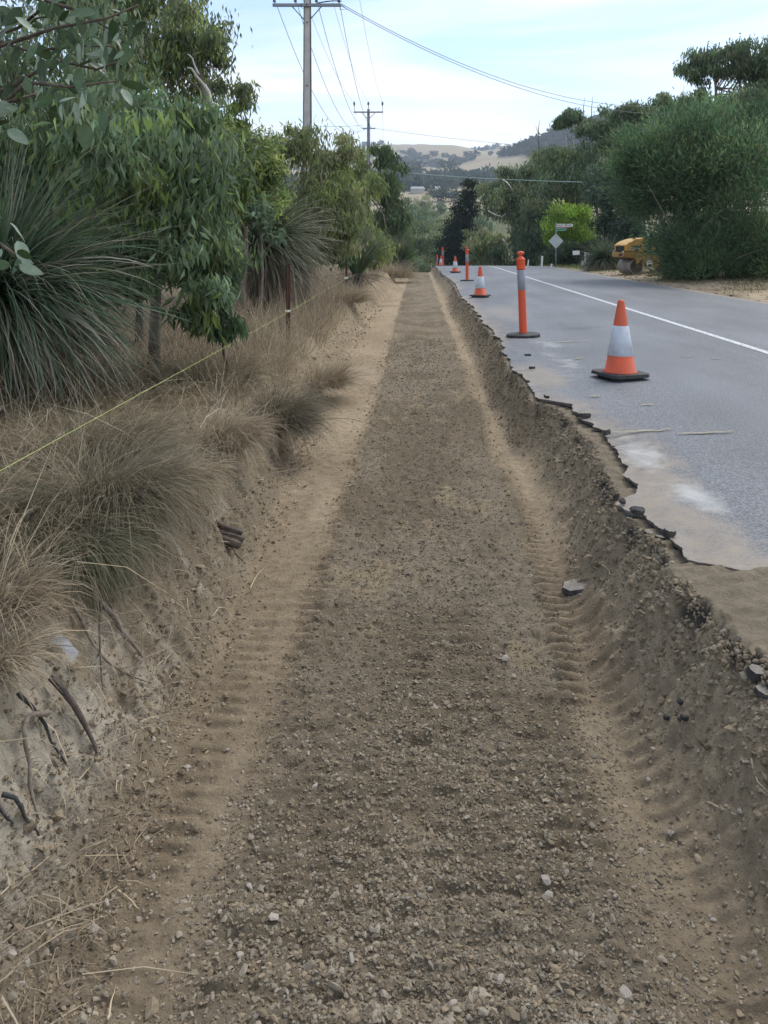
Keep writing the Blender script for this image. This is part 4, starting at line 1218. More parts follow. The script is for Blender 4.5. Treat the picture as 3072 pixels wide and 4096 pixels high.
def region(n, x0, x1, y0, y1, test=None):
    X = RNG.uniform(x0, x1, n); Y = RNG.uniform(y0, y1, n)
    if test is not None:
        k = test(X, Y); X, Y = X[k], Y[k]
    return np.stack([X, Y, terr(X, Y) - .5], -1)


DIST = [(.045, .065, .045), (.06, .08, .05), (.035, .05, .04)]
woods('valley_woods', 'blue green woods filling the valley behind the paddock', region(560, -160, 330, 575, 800, lambda x, y: (fbm(x / 60, y / 90, 131, 3) > -.16)), 4.5, 8.5, DIST)
woods('spur_forest', 'dark forest covering the hill spur on the right', region(2600, 40, 520, 880, 1170, lambda x, y: (82 * sstep(40, 330, x) * np.exp(-((y - 1130) / 190.0) ** 2) > 14) & (y < 1085 + 60 * fbm(x / 40, y / 40, 133, 2))), 4.5, 7.5, [(.028, .045, .036), (.035, .052, .04)])
woods('hill_groves', 'dark groves in the gullies of the far hills', np.concatenate([
    region(900, -260, 420, 1150, 1950, lambda x, y: fbm(x / 110, y / 150, 135, 3) > .17), ]), 4.5, 8, [(.04, .055, .045), (.05, .065, .045)])
sk = []
for vx in np.linspace(900, 965, 26):
    x, y, z0 = far_pt(vx, 326, 1300)
    sk.append((x, 1990 + RNG.uniform(-25, 25), 0))
for vx in np.concatenate([np.linspace(965, 1075, 22), [868, 872, 890]]):
    sk.append(((vx - 903) * K * 2000, 1990 + RNG.uniform(-30, 30), 0))
sk = np.array(sk); sk[:, 2] = terr(sk[:, 0], sk[:, 1]) - 1
woods('skyline_trees', 'thin row of trees along the far hill skyline', sk, 5, 9, DIST)

# farm buildings in the valley
GF = 'pale roofed farm buildings in the valley'
for vx, vy, wv, lab in [(902, 409, 30, 'long pale roofed farm shed below the wooded valley'), (945, 408, 12, 'small pale roofed farm hut right of the long shed')]:
    x, y, z0 = (vx - 903) * K * 556, 556, 0
    z0 = max(float(terr(x, y)), 1.6 - (vy + 6 - 527) * K * 556)
    t = thing('farm_shed', lab, 'shed', (x, y, z0), 0, GF)
    w = wv * K * 556
    bm = bmesh.new(); box(bm, (0, 0, .6), (w, 5, 3.2)); bmobj('wall', bm, M['wall'], t)
    bm = bmesh.new(); prism(bm, [(-w / 2 - .4, 0), (w / 2 + .4, 0), (w / 2 - .6, 1.6), (-w / 2 + .6, 1.6)], -3.2, 3.2)
    o = bmobj('roof', bm, M['roof'], t, loc=(0, 0, 2.22))


# near broad-leaved gum hanging in at the upper left
def broad_leaf(curl, w):
    V = []; F = []
    n = 7
    for i in range(n + 1):
        s = i / n
        hw = w * math.sin(math.pi * min(1, s ** .8)) ** .75 if 0 < s < 1 else .004
        zc = -curl * s * s
        for k, o in ((-1, -hw), (0, 0), (1, hw)):
            V.append((o, s, zc + abs(k) * hw * .22 + .01 * math.sin(s * 9 + k)))
    for i in range(n):
        for k in range(2):
            a = i * 3 + k
            F.append((a, a + 1, a + 4, a + 3))
    return V, F


M['leaf_dark'] = mat_basic('leaf_dark', (0.025, 0.05, 0.02), 0.42, col2=(0.045, 0.08, 0.03), scale=3)
M['leaf_pale'] = mat_basic('leaf_pale', (0.19, 0.27, 0.20), 0.5, col2=(0.30, 0.38, 0.29), scale=3)
M['leaf_mid'] = mat_basic('leaf_mid', (0.06, 0.11, 0.05), 0.5, col2=(0.10, 0.165, 0.085), scale=3)
for k_ in ('leaf_dark', 'leaf_pale', 'leaf_mid'):
    nt = M[k_].node_tree; b = nt.nodes['Principled BSDF']; t_n = nt.nodes.new('ShaderNodeBsdfTranslucent'); mx = nt.nodes.new('ShaderNodeMixShader'); mx.inputs[0].default_value = .3
    src = b.inputs['Base Color'].links[0].from_socket
    nt.links.new(src, t_n.inputs['Color']); nt.links.new(b.outputs[0], mx.inputs[1]); nt.links.new(t_n.outputs[0], mx.inputs[2]); nt.links.new(mx.outputs[0], nt.nodes['Material Output'].inputs['Surface'])
lmeshes = []
for cu, w in ((.18, .16), (.3, .20), (.1, .25), (.4, .13)):
    for mm in ('leaf_dark', 'leaf_mid', 'leaf_mid', 'leaf_pale', 'leaf_dark'):
        me = bpy.data.meshes.new('leaf'); V_, F_ = broad_leaf(cu, w); me.from_pydata(V_, [], F_); me.materials.append(M[mm])
        for q in me.polygons:
            q.use_smooth = True
        lmeshes.append(me)
nb = (-2.05, 2.75, float(gz(-2.05, 2.75)))
near = thing('broad_leaved_gum', 'near broad leaved gum branches hanging in at the top left corner', 'tree', nb)
acc = Acc()
B0 = Vector(nb)
acc.tube([B0 - Vector((0, 0, .1)), B0 + Vector((.05, .05, 1.0)), B0 + Vector((.0, -.05, 2.0)), B0 + Vector((.1, -.1, 2.9))], [.05, .042, .034, .02], 8)
branches = [([(-150, 60), (0, 100), (120, 60), (230, 40), (300, 10)], 2.45), ([(-150, 250), (20, 190), (120, 130), (210, 150), (290, 120)], 2.55), ([(-120, 330), (60, 178), (150, 188), (250, 175)], 2.35),
            ([(-150, -60), (60, -10), (160, 20), (250, 70), (262, 150)], 2.6), ([(-150, 200), (-20, 230), (40, 215), (80, 200)], 2.15), ([(-150, 450), (-40, 500), (20, 540), (45, 560)], 2.3), ([(-150, 120), (40, 60), (90, 20), (130, -30)], 2.7), ([(-160, 30), (60, 110), (170, 100), (240, 100)], 2.8)]
lv = []
for pts, Yb in branches:
    P_ = [at(q[0], q[1], Yb + .05 * math.sin(i * 2.1)) for i, q in enumerate(pts)]
    P_ = [B0 + Vector((.05, 0, min(2.6, max(.8, P_[0].z - B0.z - .1))))] + P_
    acc.tube(P_, list(np.linspace(.010, .0025, len(P_))), 6)
    for i in range(1, len(P_) - 1):
        for _ in range(13 if Yb > 2.3 else 7):
            q = P_[i].lerp(P_[i + 1], random.random()) + Vector((random.gauss(0, .05), random.gauss(0, .07), random.gauss(-.01, .05)))
            lv.append((q, random.uniform(.045, .088)))
random.shuffle(lv)
acc.build('trunk', M['dark_wood'], near, off=B0)
for q, s in lv[:300]:
    o = bpy.data.objects.new('leaf', random.choice(lmeshes)); COL.objects.link(o); o.parent = near
    o.location = q - B0
    d = Vector((random.gauss(0, .7), random.gauss(0, .5), random.gauss(-.6, .55))).normalized()
    o.rotation_mode = 'QUATERNION'
    o.rotation_quaternion = d.to_track_quat('Y', 'Z') @ Matrix.Rotation(random.uniform(-1.6, 1.6), 4, 'Y').to_quaternion()
    o.scale = (s * random.uniform(.8, 1.2), s, s)

# ------------------------------------------------------------------ power poles and wires
Zb = float(terr(-4.15, 29))
P1 = (-4.17, 29.0, Zb)
pole = thing('power_pole', 'near power pole, concrete between two dark steel edges with a wide crossarm', 'power pole', P1)
H1 = 13.2


def taper_prism(x0, x1, y0, y1, h, k):
    """box whose x extents shrink by k at the top"""
    bm = bmesh.new()
    v = [bm.verts.new(p) for p in [(x0, y0, 0), (x1, y0, 0), (x1, y1, 0), (x0, y1, 0), (x0 * k, y0, h), (x1 * k, y0, h), (x1 * k, y1, h), (x0 * k, y1, h)]]
    for q in [(3, 2, 1, 0), (4, 5, 6, 7), (0, 1, 5, 4), (1, 2, 6, 5), (2, 3, 7, 6), (3, 0, 4, 7)]:
        bm.faces.new([v[i] for i in q])
    return bm


kt = .58
bmobj('concrete_core', taper_prism(-.145, .145, -.075, .075, H1, kt), M['concrete'], pole)
bmobj('steel_edge', taper_prism(-.19, -.146, -.09, .09, H1, kt), M['steel'], pole)
bmobj('steel_edge', taper_prism(.146, .19, -.09, .09, H1, kt), M['steel'], pole)
za = at(665, 14, 29).z - Zb
bm = bmesh.new(); box(bm, (0, -.165, za), (2.56, .10, .11), 0, .008); arm = bmobj('crossarm', bm, M['galv'], pole)
for s in (-1, 1):
    a = Acc(); a.tube([(s * .55, -.16, za - .05), (s * .12, -.12, za - .52)], [.022, .022], 6); a.build('brace', M['galv'], pole)


def insulator(parent, loc, s=1.0, m='porcelain'):
    bm = lathe([(0, -.10), (.012, -.10), (.012, 0), (.045, 0), (.05, .03), (.03, .04), (.055, .06), (.05, .085), (.03, .09), (.045, .11), (.03, .15), (0, .16)], 10)
    bmesh.ops.scale(bm, vec=(s, s, s), verts=bm.verts)
    return bmobj('insulator', bm, M[m], parent, smooth=True, loc=loc)


INS = (-1.22, -.43, .36, 1.2)
for x in INS:
    insulator(pole, (x, -.165, za + .12), 1.2)
for zz in (za, za - .62, za - 3):
    bm = lathe([(0, -.02), (.03, -.02), (.03, .02), (0, .02)], 8)
    bmesh.ops.rotate(bm, cent=(0, 0, 0), matrix=Matrix.Rotation(math.pi / 2, 3, 'X'), verts=bm.verts)
    bmobj('bolt', bm, M['steel'], pole, loc=(0, -.085, zz) if zz < za else (0, -.225, zz))
a = Acc(); a.tube([(.42, -.2, za + .07), (.75, -.22, za + .12), (1.0, -.22, za + .145), (1.32, -.2, za + .14)], [.02, .024, .02, .018], 6); a.build('fuse_link', M['black'], pole)
a = Acc(); a.tube([(-.12, -.2, za + .2), (-.2, -.24, za), (-.2, -.24, za - .12), (-.1, -.2, za - .14)], [.01] * 4, 5); a.tube([(1.25, -.19, za - .02), (1.25, -.2, za - .18), (1.52, -.2, za - .17), (1.3, -.2, za + .0)], [.012] * 4, 5); a.build('jumper_wire', M['black'], pole)

P2x = (796 - 903) * K * 60
Zb2 = float(terr(P2x, 60))
pole2 = thing('power_pole', 'far power pole with three upright insulators beyond the left bushes', 'power pole', (P2x, 60, Zb2))
H2 = at(796, 236, 60).z - Zb2
bmobj('concrete_core', taper_prism(-.13, .13, -.07, .07, H2, .55), M['galv'], pole2)
bmobj('steel_edge', taper_prism(-.17, -.131, -.085, .085, H2, .55), M['steel'], pole2)
bmobj('steel_edge', taper_prism(.131, .17, -.085, .085, H2, .55), M['steel'], pole2)
za2 = at(796, 243, 60).z - Zb2
bm = bmesh.new(); box(bm, (0, -.16, za2), (2.3, .10, .10), 0, .006); bmobj('crossarm', bm, M['galv'], pole2)
for s in (-1, 1):
    a = Acc(); a.tube([(s * .5, -.15, za2 - .05), (s * .1, -.12, za2 - .48)], [.025, .025], 6); a.build('brace', M['galv'], pole2)
for x in (-1.1, 0, 1.1):
    o = insulator(pole2, (x, -.16, za2 + .55), 1.7)
    a = Acc(); a.tube([(x, -.16, za2 + .03), (x, -.16, za2 + .5)], [.018, .018], 6); a.build('pin', M['galv'], pole2)
zl2 = at(796, 278, 60).z - Zb2
bm = bmesh.new(); box(bm, (.05, -.16, zl2), (1.0, .09, .08), 0, .005); bmobj('lower_crossarm', bm, M['galv'], pole2)
bm = bmesh.new(); box(bm, (0, -.15, za2 - .75), (.16, .12, .3), 0, .01); bmobj('switch_box', bm, M['galv'], pole2)


def wire(label, a, b_, sag, r=.012, m='wire', n=26, group='overhead wires'):
    a, b_ = Vector(a), Vector(b_)
    ac = Acc()
    pts = []
    for i in range(n + 1):
        s = i / n
        p_ = a.lerp(b_, s); p_.z -= sag * 4 * s * (1 - s); pts.append(p_)
    ac.tube(pts, [r] * (n + 1), 5)
    o = ac.build('power_line', M[m], None, off=None)
    tag(o, label, 'power line', group)
    return o


armz = za + Zb + .26
low2 = zl2 + Zb2 + .1
for k, (x, lab) in enumerate(zip(INS, ('leftmost low wire sagging from the near pole crossarm to the far pole', 'second low wire from the left between the two power poles', 'third low wire from the left between the two power poles', 'rightmost low wire between the two power poles'))):
    wire(lab, (P1[0] + x, 29 - .165, armz), (P2x - .45 + .33 * k, 59.84, low2), 2.3 - .25 * k, .011)
for k, x in enumerate((-1.1, 0, 1.1)):
    wire(['left', 'middle', 'right'][k] + ' high wire running down to the ' + ['left', 'middle', 'right'][k] + ' insulator of the far pole', (P1[0] + x * 1.15 + .3, 29, armz + 2.5), (P2x + x, 59.84, za2 + Zb2 + .75), .9, .008)
    wire(['left', 'middle', 'right'][k] + ' high wire leaving the far pole beyond the bushes', (P2x + x, 59.84, za2 + Zb2 + .75), (P2x + x - 2.0, 110, za2 + Zb2 - 4.5), 1.0, .008)
e1 = at(1720, 150, 48)
wire('upper of the two long wires sweeping from the near pole over the road', (P1[0] + 1.28, 28.85, armz - .2), e1 + Vector((0, 0, .0)), 3.05, .013, n=40)
wire('lower of the two long wires sweeping from the near pole over the road', (P1[0] + 1.28, 28.75, armz - .3), e1 + Vector((.3, 0, -.75)), 2.95, .013, n=40)
wire('thin wire leaving the far pole across the hill skyline to the right', (P2x + .5, 59.84, zl2 + Zb2), at(1420, 330, 66), .35, .012)
wire('short thin wire reaching the far pole from the left', at(690, 273, 50), (P2x - .4, 59.84, zl2 + Zb2 + .25), .05, .012)
wire('pale green cable low across the valley in front of the gums', at(780, 362, 75), at(1330, 395, 44), .25, .018, 'green_wire')

# ------------------------------------------------------------------ road furniture
def make_cone(label, loc, rotz, tilt=(0, 0)):
    t = thing('traffic_cone', label, 'traffic cone', loc, rotz, 'traffic cones along the broken road edge')
    t.rotation_euler = (tilt[0], tilt[1], rotz)
    bm = bmesh.new()
    c_ = .055
    w = .205
    out = [(-w + c_, -w), (w - c_, -w), (w, -w + c_), (w, w - c_), (w - c_, w), (-w + c_, w), (-w, w - c_), (-w, -w + c_)]
    lo = [bm.verts.new((x, y, .028)) for x, y in out]; hi = [bm.verts.new((x * .97, y * .97, .055)) for x, y in out]
    bm.faces.new(lo); bm.faces.new(hi)
    for i in range(8):
        bm.faces.new((lo[i], lo[(i + 1) % 8], hi[(i + 1) % 8], hi[i]))
    lo2 = [bm.verts.new((x * .76, y * .76, 0)) for x, y in out]; hi2 = [bm.verts.new((x * .8, y * .8, .027)) for x, y in out]
    bm.faces.new(lo2); bm.faces.new(hi2)
    for i in range(8):
        bm.faces.new((lo2[i], lo2[(i + 1) % 8], hi2[(i + 1) % 8], hi2[i]))
    bmobj('base', bm, M['rubber'], t)
    bm = lathe([(.152, .057), (.150, .066), (.134, .075), (.030, .675), (.026, .69), (.012, .696), (0, .697)], 32)
    bmobj('cone_body', bm, M['orange_cone'], t, smooth=True)
    r_ = lambda z_: .134 + (.030 - .134) * (z_ - .075) / .6
    bm = lathe([(r_(.205) + .0005, .203), (r_(.205) + .003, .205), (r_(.34) + .003, .34), (r_(.465) + .003, .465), (r_(.465) + .0005, .467)], 32)
    bmobj('reflective_sleeve', bm, M['sleeve'], t, smooth=True)
    return t


c0 = make_cone('nearest orange cone with a wide white sleeve on the road seal', (1.80, 6.85, road_top(1.8, 6.85)), .35, (.0, .015))
copy_tree(c0, (1.40, 17.3, road_top(1.4, 17.3)), 1.1, 'second orange cone, between the two nearest bollards')
copy_tree(c0, (1.55, 32, road_top(1.55, 32)), .6, 'third orange cone near the road crest')
copy_tree(c0, (1.49, 50, road_top(1.49, 50)), .2, 'farthest orange cone, half hidden behind the leaning bollard')


def make_bollard(label, loc, rotz):
    t = thing('bollard', label, 'bollard', loc, rotz, 'orange bollards along the broken road edge')
    bm = lathe([(0, 0), (.215, 0), (.225, .008), (.222, .03), (.20, .038), (.06, .045), (0, .045)], 12)
    bmobj('base', bm, M['rubber'], t)
    bm = lathe([(.052, .045), (.050, .08), (.050, .3), (.0485, .6), (.0485, .885), (.0, .885)], 24)
    bmobj('post', bm, M['orange'], t, smooth=True)
    bm = lathe([(.0495, .60), (.0515, .602), (.0515, .86), (.0495, .862)], 24)
    bmobj('reflective_sleeve', bm, M['grey_sleeve'], t, smooth=True)
    bm = lathe([(.052, .872), (.058, .874), (.060, .885), (.055, .893), (.055, .90), (.0575, .985), (.059, .99), (.059, 1.0), (.054, 1.008), (.026, 1.034), (.022, 1.046), (0, 1.046)], 24)
    bmobj('cap', bm, M['orange'], t, smooth=True)
    bm = lathe([(.018, 1.043), (.02, 1.055), (.038, 1.06), (.046, 1.072), (.044, 1.086), (.032, 1.098), (.012, 1.104), (0, 1.105)], 20)
    bmesh.ops.scale(bm, vec=(1.08, .62, 1), verts=bm.verts)
    bmobj('handle', bm, M['orange'], t, smooth=True)
    return t


b0 = make_bollard('nearest orange bollard with round knob and black rubber base', (1.365, 9.97, road_top(1.365, 9.97)), .1)
b0.rotation_euler = (0, -.035, .1)
copy_tree(b0, (1.59, 24.9, road_top(1.59, 24.9)), .6, 'second orange bollard behind the second cone')
o = copy_tree(b0, (1.47, 44.6, road_top(1.47, 44.6)), .2, 'third orange bollard leaning left at the road crest'); o.rotation_euler = (0, -.05, .2)
copy_tree(b0, (1.45, 58, road_top(1.45, 58)), .9, 'fourth orange bollard sinking behind the crest')
copy_tree(b0, (1.18, 68, road_top(1.18, 68)), .4, 'farthest orange bollard with only its cap above the crest')


# star pickets and string line
def picket(label, x, y, zt, r=.019):
    z0 = float(gz(x, y)) - .05
    t = thing('star_picket', label, 'picket', (x, y, z0), random.uniform(0, 2), 'steel pickets on the left bank')
    bm = bmesh.new()
    h = zt - z0
    pts = []
    for k in range(3):
        a0 = 2 * math.pi * k / 3
        for da, rr in ((-.12, 1.0), (.12, 1.0), (1.047, .28)):
            pts.append((r * rr * math.cos(a0 + da), r * rr * math.sin(a0 + da)))
    lo = [bm.verts.new((px, py, 0)) for px, py in pts]; hi = [bm.verts.new((px, py, h)) for px, py in pts]
    bm.faces.new(list(reversed(lo))); bm.faces.new(hi)
    for i in range(9):
        bm.faces.new((lo[i], lo[(i + 1) % 9], hi[(i + 1) % 9], hi[i]))
    bmobj('post', bm, M['rust'], t)
    return t, h


SX1, SX2 = -1.44, -1.59
t, h = picket('nearest rusty star picket holding the green string', SX1, 8.5, 1.385, .026)
bm = bmesh.new(); box(bm, (0, 0, .86 - t.location.z), (.056, .056, .022), 0, .004); bmobj('string_knot', bm, M['white'], t)
t, h = picket('second star picket farther along the string line', SX2, 17, 1.21, .026)
bm = bmesh.new(); box(bm, (0, 0, .85 - t.location.z), (.07, .07, .045), 0, .004); bmobj('string_knot', bm, M['white'], t)
ac = Acc()
pts = [(-1.33, 1.2, .858), (-1.367, 2.515, .858), (-1.41, 5.5, .845), (SX1 + .03, 8.5, .86), (-1.51, 12.5, .845), (SX2 + .03, 17, .85), (-1.5, 26, .80)]
ac.tube(pts, [.0012, .0013, .0014, .0015, .0018, .0022, .0022], 5)
tag(ac.build('string_line', M['string'], None), 'taut yellow green string stretched along the left bank between pickets', 'string line')
t, h = picket('first hidden picket', -1.33, 1.15, 1.2)
t['label'] = 'rusty star picket beside the camera that carries the near end of the string'
b0_ = at(772, 640, 21); b0_.z = float(gz(b0_.x, 21)) - .05
tall = thing('tall_stake', 'tall dark rusty stake rising among the left bushes', 'stake', b0_, 0)
ac = Acc(); ac.tube([b0_, at(778, 570, 21), at(786, 470, 21), at(787, 405, 21)], [.03, .028, .026, .022], 6); ac.build('post', M['rust'], tall, off=b0_)


# signs and posts on the far right verge
def text_mesh(body, size, mat, parent, loc, rot, extrude=.002, bold=False, name='lettering'):
    cu = bpy.data.curves.new('txt', 'FONT'); cu.body = body; cu.size = size; cu.extrude = extrude; cu.align_x = 'CENTER'; cu.align_y = 'CENTER'
    if bold:
        cu.offset = size * .03
    tmp = bpy.data.objects.new('txt', cu); COL.objects.link(tmp)
    dg = bpy.context.evaluated_depsgraph_get()
    me = bpy.data.meshes.new_from_object(tmp.evaluated_get(dg))
    bpy.data.objects.remove(tmp)
    me.name = name
    me.materials.clear(); me.materials.append(mat)
    o = bpy.data.objects.new(name, me); COL.objects.link(o); o.parent = parent; o.location = loc; o.rotation_euler = rot
    return o


SXs, SYs = 7.17, 40.0
zs = float(terr(SXs + .2, SYs))
sg = thing('street_sign', 'grey street name post with white and green blades above a diamond sign seen from behind', 'sign', (SXs, SYs, zs))
top = at(1200, 482, 40).z - zs
bm = lathe([(0, -.1), (.036, -.1), (.036, top), (.03, top + .01), (0, top + .01)], 12); bmobj('post', bm, M['galv'], sg, smooth=True)


def blade(name, z0, ln, hgt, mat, y):
    bm = bmesh.new()
    prism(bm, [(.03, -hgt / 2), (ln - hgt * .45, -hgt / 2), (ln, 0), (ln - hgt * .45, hgt / 2), (.03, hgt / 2)], -.008, .008)
    return bmobj(name, bm, mat, sg, loc=(0, y, z0))


sc_v = K * 40
bw = blade('white_blade', top - .11, .90, .145, M['white'], -.045)
text_mesh('VALLEY VIEW Rd', .105, M['black'], bw, (.42, -.0105, 0), (math.pi / 2, 0, 0), bold=True)
rb = blade('red_blade', top - .215, .74, .05, M['sign_red'], -.045)
gb = blade('green_blade', top - .315, .60, .14, M['sign_green'], -.045)
bm = bmesh.new(); box(bm, (.27, -.011, -.06), (.48, .004, .012)); box(bm, (.27, -.011, .06), (.48, .004, .012)); bmobj('border', bm, M['white'], gb)
bm = bmesh.new()
prism(bm, [(-.385, 0), (-.36, -.03), (-.03, -.36), (0, -.385), (.03, -.36), (.36, -.03), (.385, 0), (.36, .03), (.03, .36), (0, .385), (-.03, .36), (-.36, .03)], -.004, .004)
bmobj('diamond_panel', bm, M['sign_back'], sg, loc=(0, .05 - .095, top - .93))
for dz in (.2, -.2):
    bm = bmesh.new(); box(bm, (0, -.043, top - .93 + dz), (.11, .012, .03)); bmobj('clamp', bm, M['galv'], sg)

ob = at(1085, 575, 48); ob.x = 7.3 + (1085 - 1085) * 0; ob = Vector(((1085 - 903) * K * 64, 64, float(terr((1085 - 903) * K * 64, 64))))
sb = thing('back_facing_sign', 'small dull green sign board seen from behind, left of the guide posts', 'sign', ob)
zt = at(1085, 541, 64).z - ob.z
bm = lathe([(0, -.1), (.03, -.1), (.03, zt), (0, zt)], 8); bmobj('post', bm, M['galv'], sb)
bm = bmesh.new(); box(bm, (0, -.05, zt - .32), (.52, .02, .62), 0, .004); bmobj('panel', bm, mat_basic('old_panel', (.13, .16, .14), .7, var=.15, scale=4), sb)


def gpost(label, vx, vb, vt, Y, w, tilt, mark=False, group='white guide posts'):
    x = (vx - 903) * K * Y
    z0 = float(terr(x, Y))
    t = thing('guide_post', label, 'guide post', (x, Y, z0 - .05), 0, group)
    t.rotation_euler = (0, tilt, 0)
    h = (1.6 - (vt - 527) * K * Y) - z0 + .05
    bm = bmesh.new(); box(bm, (0, 0, h / 2), (w, w * .45, h), 0, .008); bmobj('post', bm, M['white'], t)
    return t, h


gpost('taller white guide post left of the street sign', 1168, 578, 553, 41, .10, .06)
gpost('short white guide post leaning right against the taller one', 1174, 578, 566, 41.1, .09, .42)
gpost('white guide post half hidden behind the nearest bollard cap', 1140, 574, 561, 52, .09, .1)
t, h = gpost('grey white post with a dark panel and small box beside the roller', 1267, 587, 545, 35, .20, .02)
bm = bmesh.new(); box(bm, (.0, -.048, h - .26), (.09, .012, .36), 0, .003); bmobj('dark_panel', bm, M['galv'], t)
bm = bmesh.new(); box(bm, (-.17, -.02, h - .50), (.13, .09, .20), 0, .006); bmobj('meter_box', bm, M['white'], t)
x = (1246 - 903) * K * 40; z0 = float(terr(x, 40))
t = thing('number_plate_post', 'small white number plate on a thin black post right of the street sign', 'sign', (x, 40, z0))
zz = at(1246, 546, 40).z - z0
a = Acc(); a.tube([(0, 0, -.05), (.0, 0, zz)], [.016, .014], 6); a.build('post', M['black'], t)
bm = bmesh.new(); box(bm, (.03, -.03, zz), (.36, .012, .22), 0, .003); o = bmobj('plate', bm, M['white'], t); o.rotation_euler = (0, -.09, 0)

# ------------------------------------------------------------------ road roller
RX, RY = at(1352, 597, 30).x + .16, 30.0
rz = float(terr(RX, RY))
rl = thing('road_roller', 'dusty yellow tandem road roller parked on the verge under the casuarina', 'road roller', (RX, RY, rz), math.radians(17))
HW = .43     # half width of the body


def drum(x):
    R = .295; w = .45
    prof = [(0, -w + .06), (R - .05, -w + .06), (R - .035, -w), (R - .006, -w), (R, -w + .006), (R, w - .006), (R - .006, w), (R - .035, w), (R - .05, w - .06), (0, w - .06)]
    bm = lathe(prof, 40)
    bmesh.ops.rotate(bm, cent=(0, 0, 0), matrix=Matrix.Rotation(math.pi / 2, 3, 'X'), verts=bm.verts)
    d = bmobj('drum', bm, M['drum'], rl, smooth=False, loc=(x, 0, R))
    for s in (-1,):
        bm = lathe([(0, 0), (R - .055, 0), (R - .055, .008), (.09, .012), (.085, .05), (.05, .055), (.045, .09), (0, .09)], 28)
        bmesh.ops.rotate(bm, cent=(0, 0, 0), matrix=Matrix.Rotation(math.pi / 2, 3, 'X'), verts=bm.verts)
        bmobj('drum_hub', bm, M['drum_face'], d, loc=(0, -w + .058, 0))
    return d


drum(0); drum(1.75)
bm = bmesh.new()
hood = [(-.44, .90), (-.44, 1.14), (-.30, 1.225), (-.10, 1.305), (.12, 1.37), (.32, 1.405), (.55, 1.42), (.72, 1.405), (.80, 1.36), (.86, 1.25), (.87, .90)]
prism(bm, hood, -HW, HW, .045)
hd = bmobj('hood', bm, M['yellow'], rl, smooth=False)
bm = bmesh.new(); prism(bm, [(-.42, 1.145), (-.10, 1.29), (.32, 1.385), (.70, 1.385), (.66, 1.345), (.30, 1.345), (-.10, 1.25), (-.36, 1.12)], -HW - .016, -HW + .02, .006); bmobj('hood_rib', bm, M['yellow'], hd)
bm = bmesh.new(); prism(bm, [(-.255, .925), (-.25, 1.06), (.235, 1.145), (.24, 1.06), (.10, .925)], -HW - .004, -HW + .02); dc = bmobj('decal', bm, M['black'], hd)
text_mesh('CAT', .135, M['white'], dc, (-.125, -HW - .0065, .985), (math.pi / 2, 0, 0), bold=True)
text_mesh('CB24B', .055, M['white'], dc, (.095, -HW - .0065, 1.0), (math.pi / 2, 0, 0), bold=True)
bm = bmesh.new(); prism(bm, [(-.15, .935), (-.10, .935), (-.125, .97)], -HW - .0085, -HW); bmobj('yellow_mark', bm, M['yellow'], dc)
bm = bmesh.new(); prism(bm, [(.40, .86), (.37, 1.13), (.41, 1.16), (.64, 1.16), (.665, 1.12), (.66, .82), (.50, .82)], -HW - .006, -HW + .02, .01); bmobj('side_vent', bm, M['glass'], hd)
bm = bmesh.new(); box(bm, (-.445, 0, 1.0), (.02, .62, .2), 0, .008); bmobj('front_grille', bm, M['glass'], hd)
for y in (-.34, .34):
    bm = lathe([(0, 0), (.05, 0), (.055, .02), (0, .035)], 14); bmesh.ops.rotate(bm, cent=(0, 0, 0), matrix=Matrix.Rotation(-math.pi / 2, 3, 'Y'), verts=bm.verts)
    bmobj('headlight', bm, M['sign_back'], rl, smooth=True, loc=(-.5, y, .86))
bm = bmesh.new(); prism(bm, [(-.47, .66), (-.47, .84), (-.30, .898), (.62, .898), (.80, .84), (1.4, .84), (1.4, .42), (1.1, .30), (.32, .30), (.30, .58), (-.2, .62), (-.3, .68)], -HW + .03, HW - .03, .015)
bmobj('frame', bm, M['yellow_dirty'], rl)
bm = bmesh.new(); prism(bm, [(.14, .885), (.28, .91), (.42, .82), (.78, .80), (.78, .76), (.40, .77), (.26, .86)], -HW - .012, -HW + .05, .006); bmobj('side_step', bm, M['yellow'], rl)
bm = bmesh.new(); prism(bm, [(-.09, .76), (.20, .76), (.20, .60), (.05, .42), (-.03, .42), (-.09, .60)], -.52, -.47, .006); yk = bmobj('drum_yoke', bm, M['yellow_dirty'], rl)
for x in (.0, .11):
    bm = bmesh.new(); box(bm, (x, -.522, .70), (.055, .008, .045)); bmobj('slot', bm, M['black'], yk)
bm = bmesh.new(); prism(bm, [(-.09, .76), (.20, .76), (.20, .60), (.05, .42), (-.03, .42), (-.09, .60)], .47, .52, .006); bmobj('drum_yoke', bm, M['yellow_dirty'], rl)
bm = bmesh.new(); box(bm, (-.50, 0, .755), (.09, .84, .17), 0, .02); bmobj('front_bumper', bm, M['yellow_dirty'], rl)
bm = bmesh.new(); box(bm, (-.548, -.2, .755), (.012, .22, .1), 0, .004); bmobj('number_board', bm, M['black'], rl)
bm = bmesh.new(); box(bm, (-.32, 0, .6), (.05, .86, .05), 0, .006); bmobj('scraper', bm, M['black'], rl)
bm = bmesh.new(); box(bm, (.58, -HW - .006, .42), (.25, .02, .24), 0, .006); pl = bmobj('white_panel', bm, M['white'], rl)
bm = bmesh.new(); box(bm, (.60, -HW - .018, .34), (.16, .03, .1), 0, .02); bmobj('hose_coupling', bm, M['rubber'], pl)
bm = bmesh.new(); box(bm, (1.15, 0, .9), (.8, .8, .10), 0, .02); bmobj('operator_deck', bm, M['black'], rl)
bm = bmesh.new(); box(bm, (1.2, 0, 1.06), (.42, .42, .12), 0, .04); box(bm, (1.42, 0, 1.32), (.1, .42, .42), 0, .04); bmobj('seat', bm, M['black'], rl)
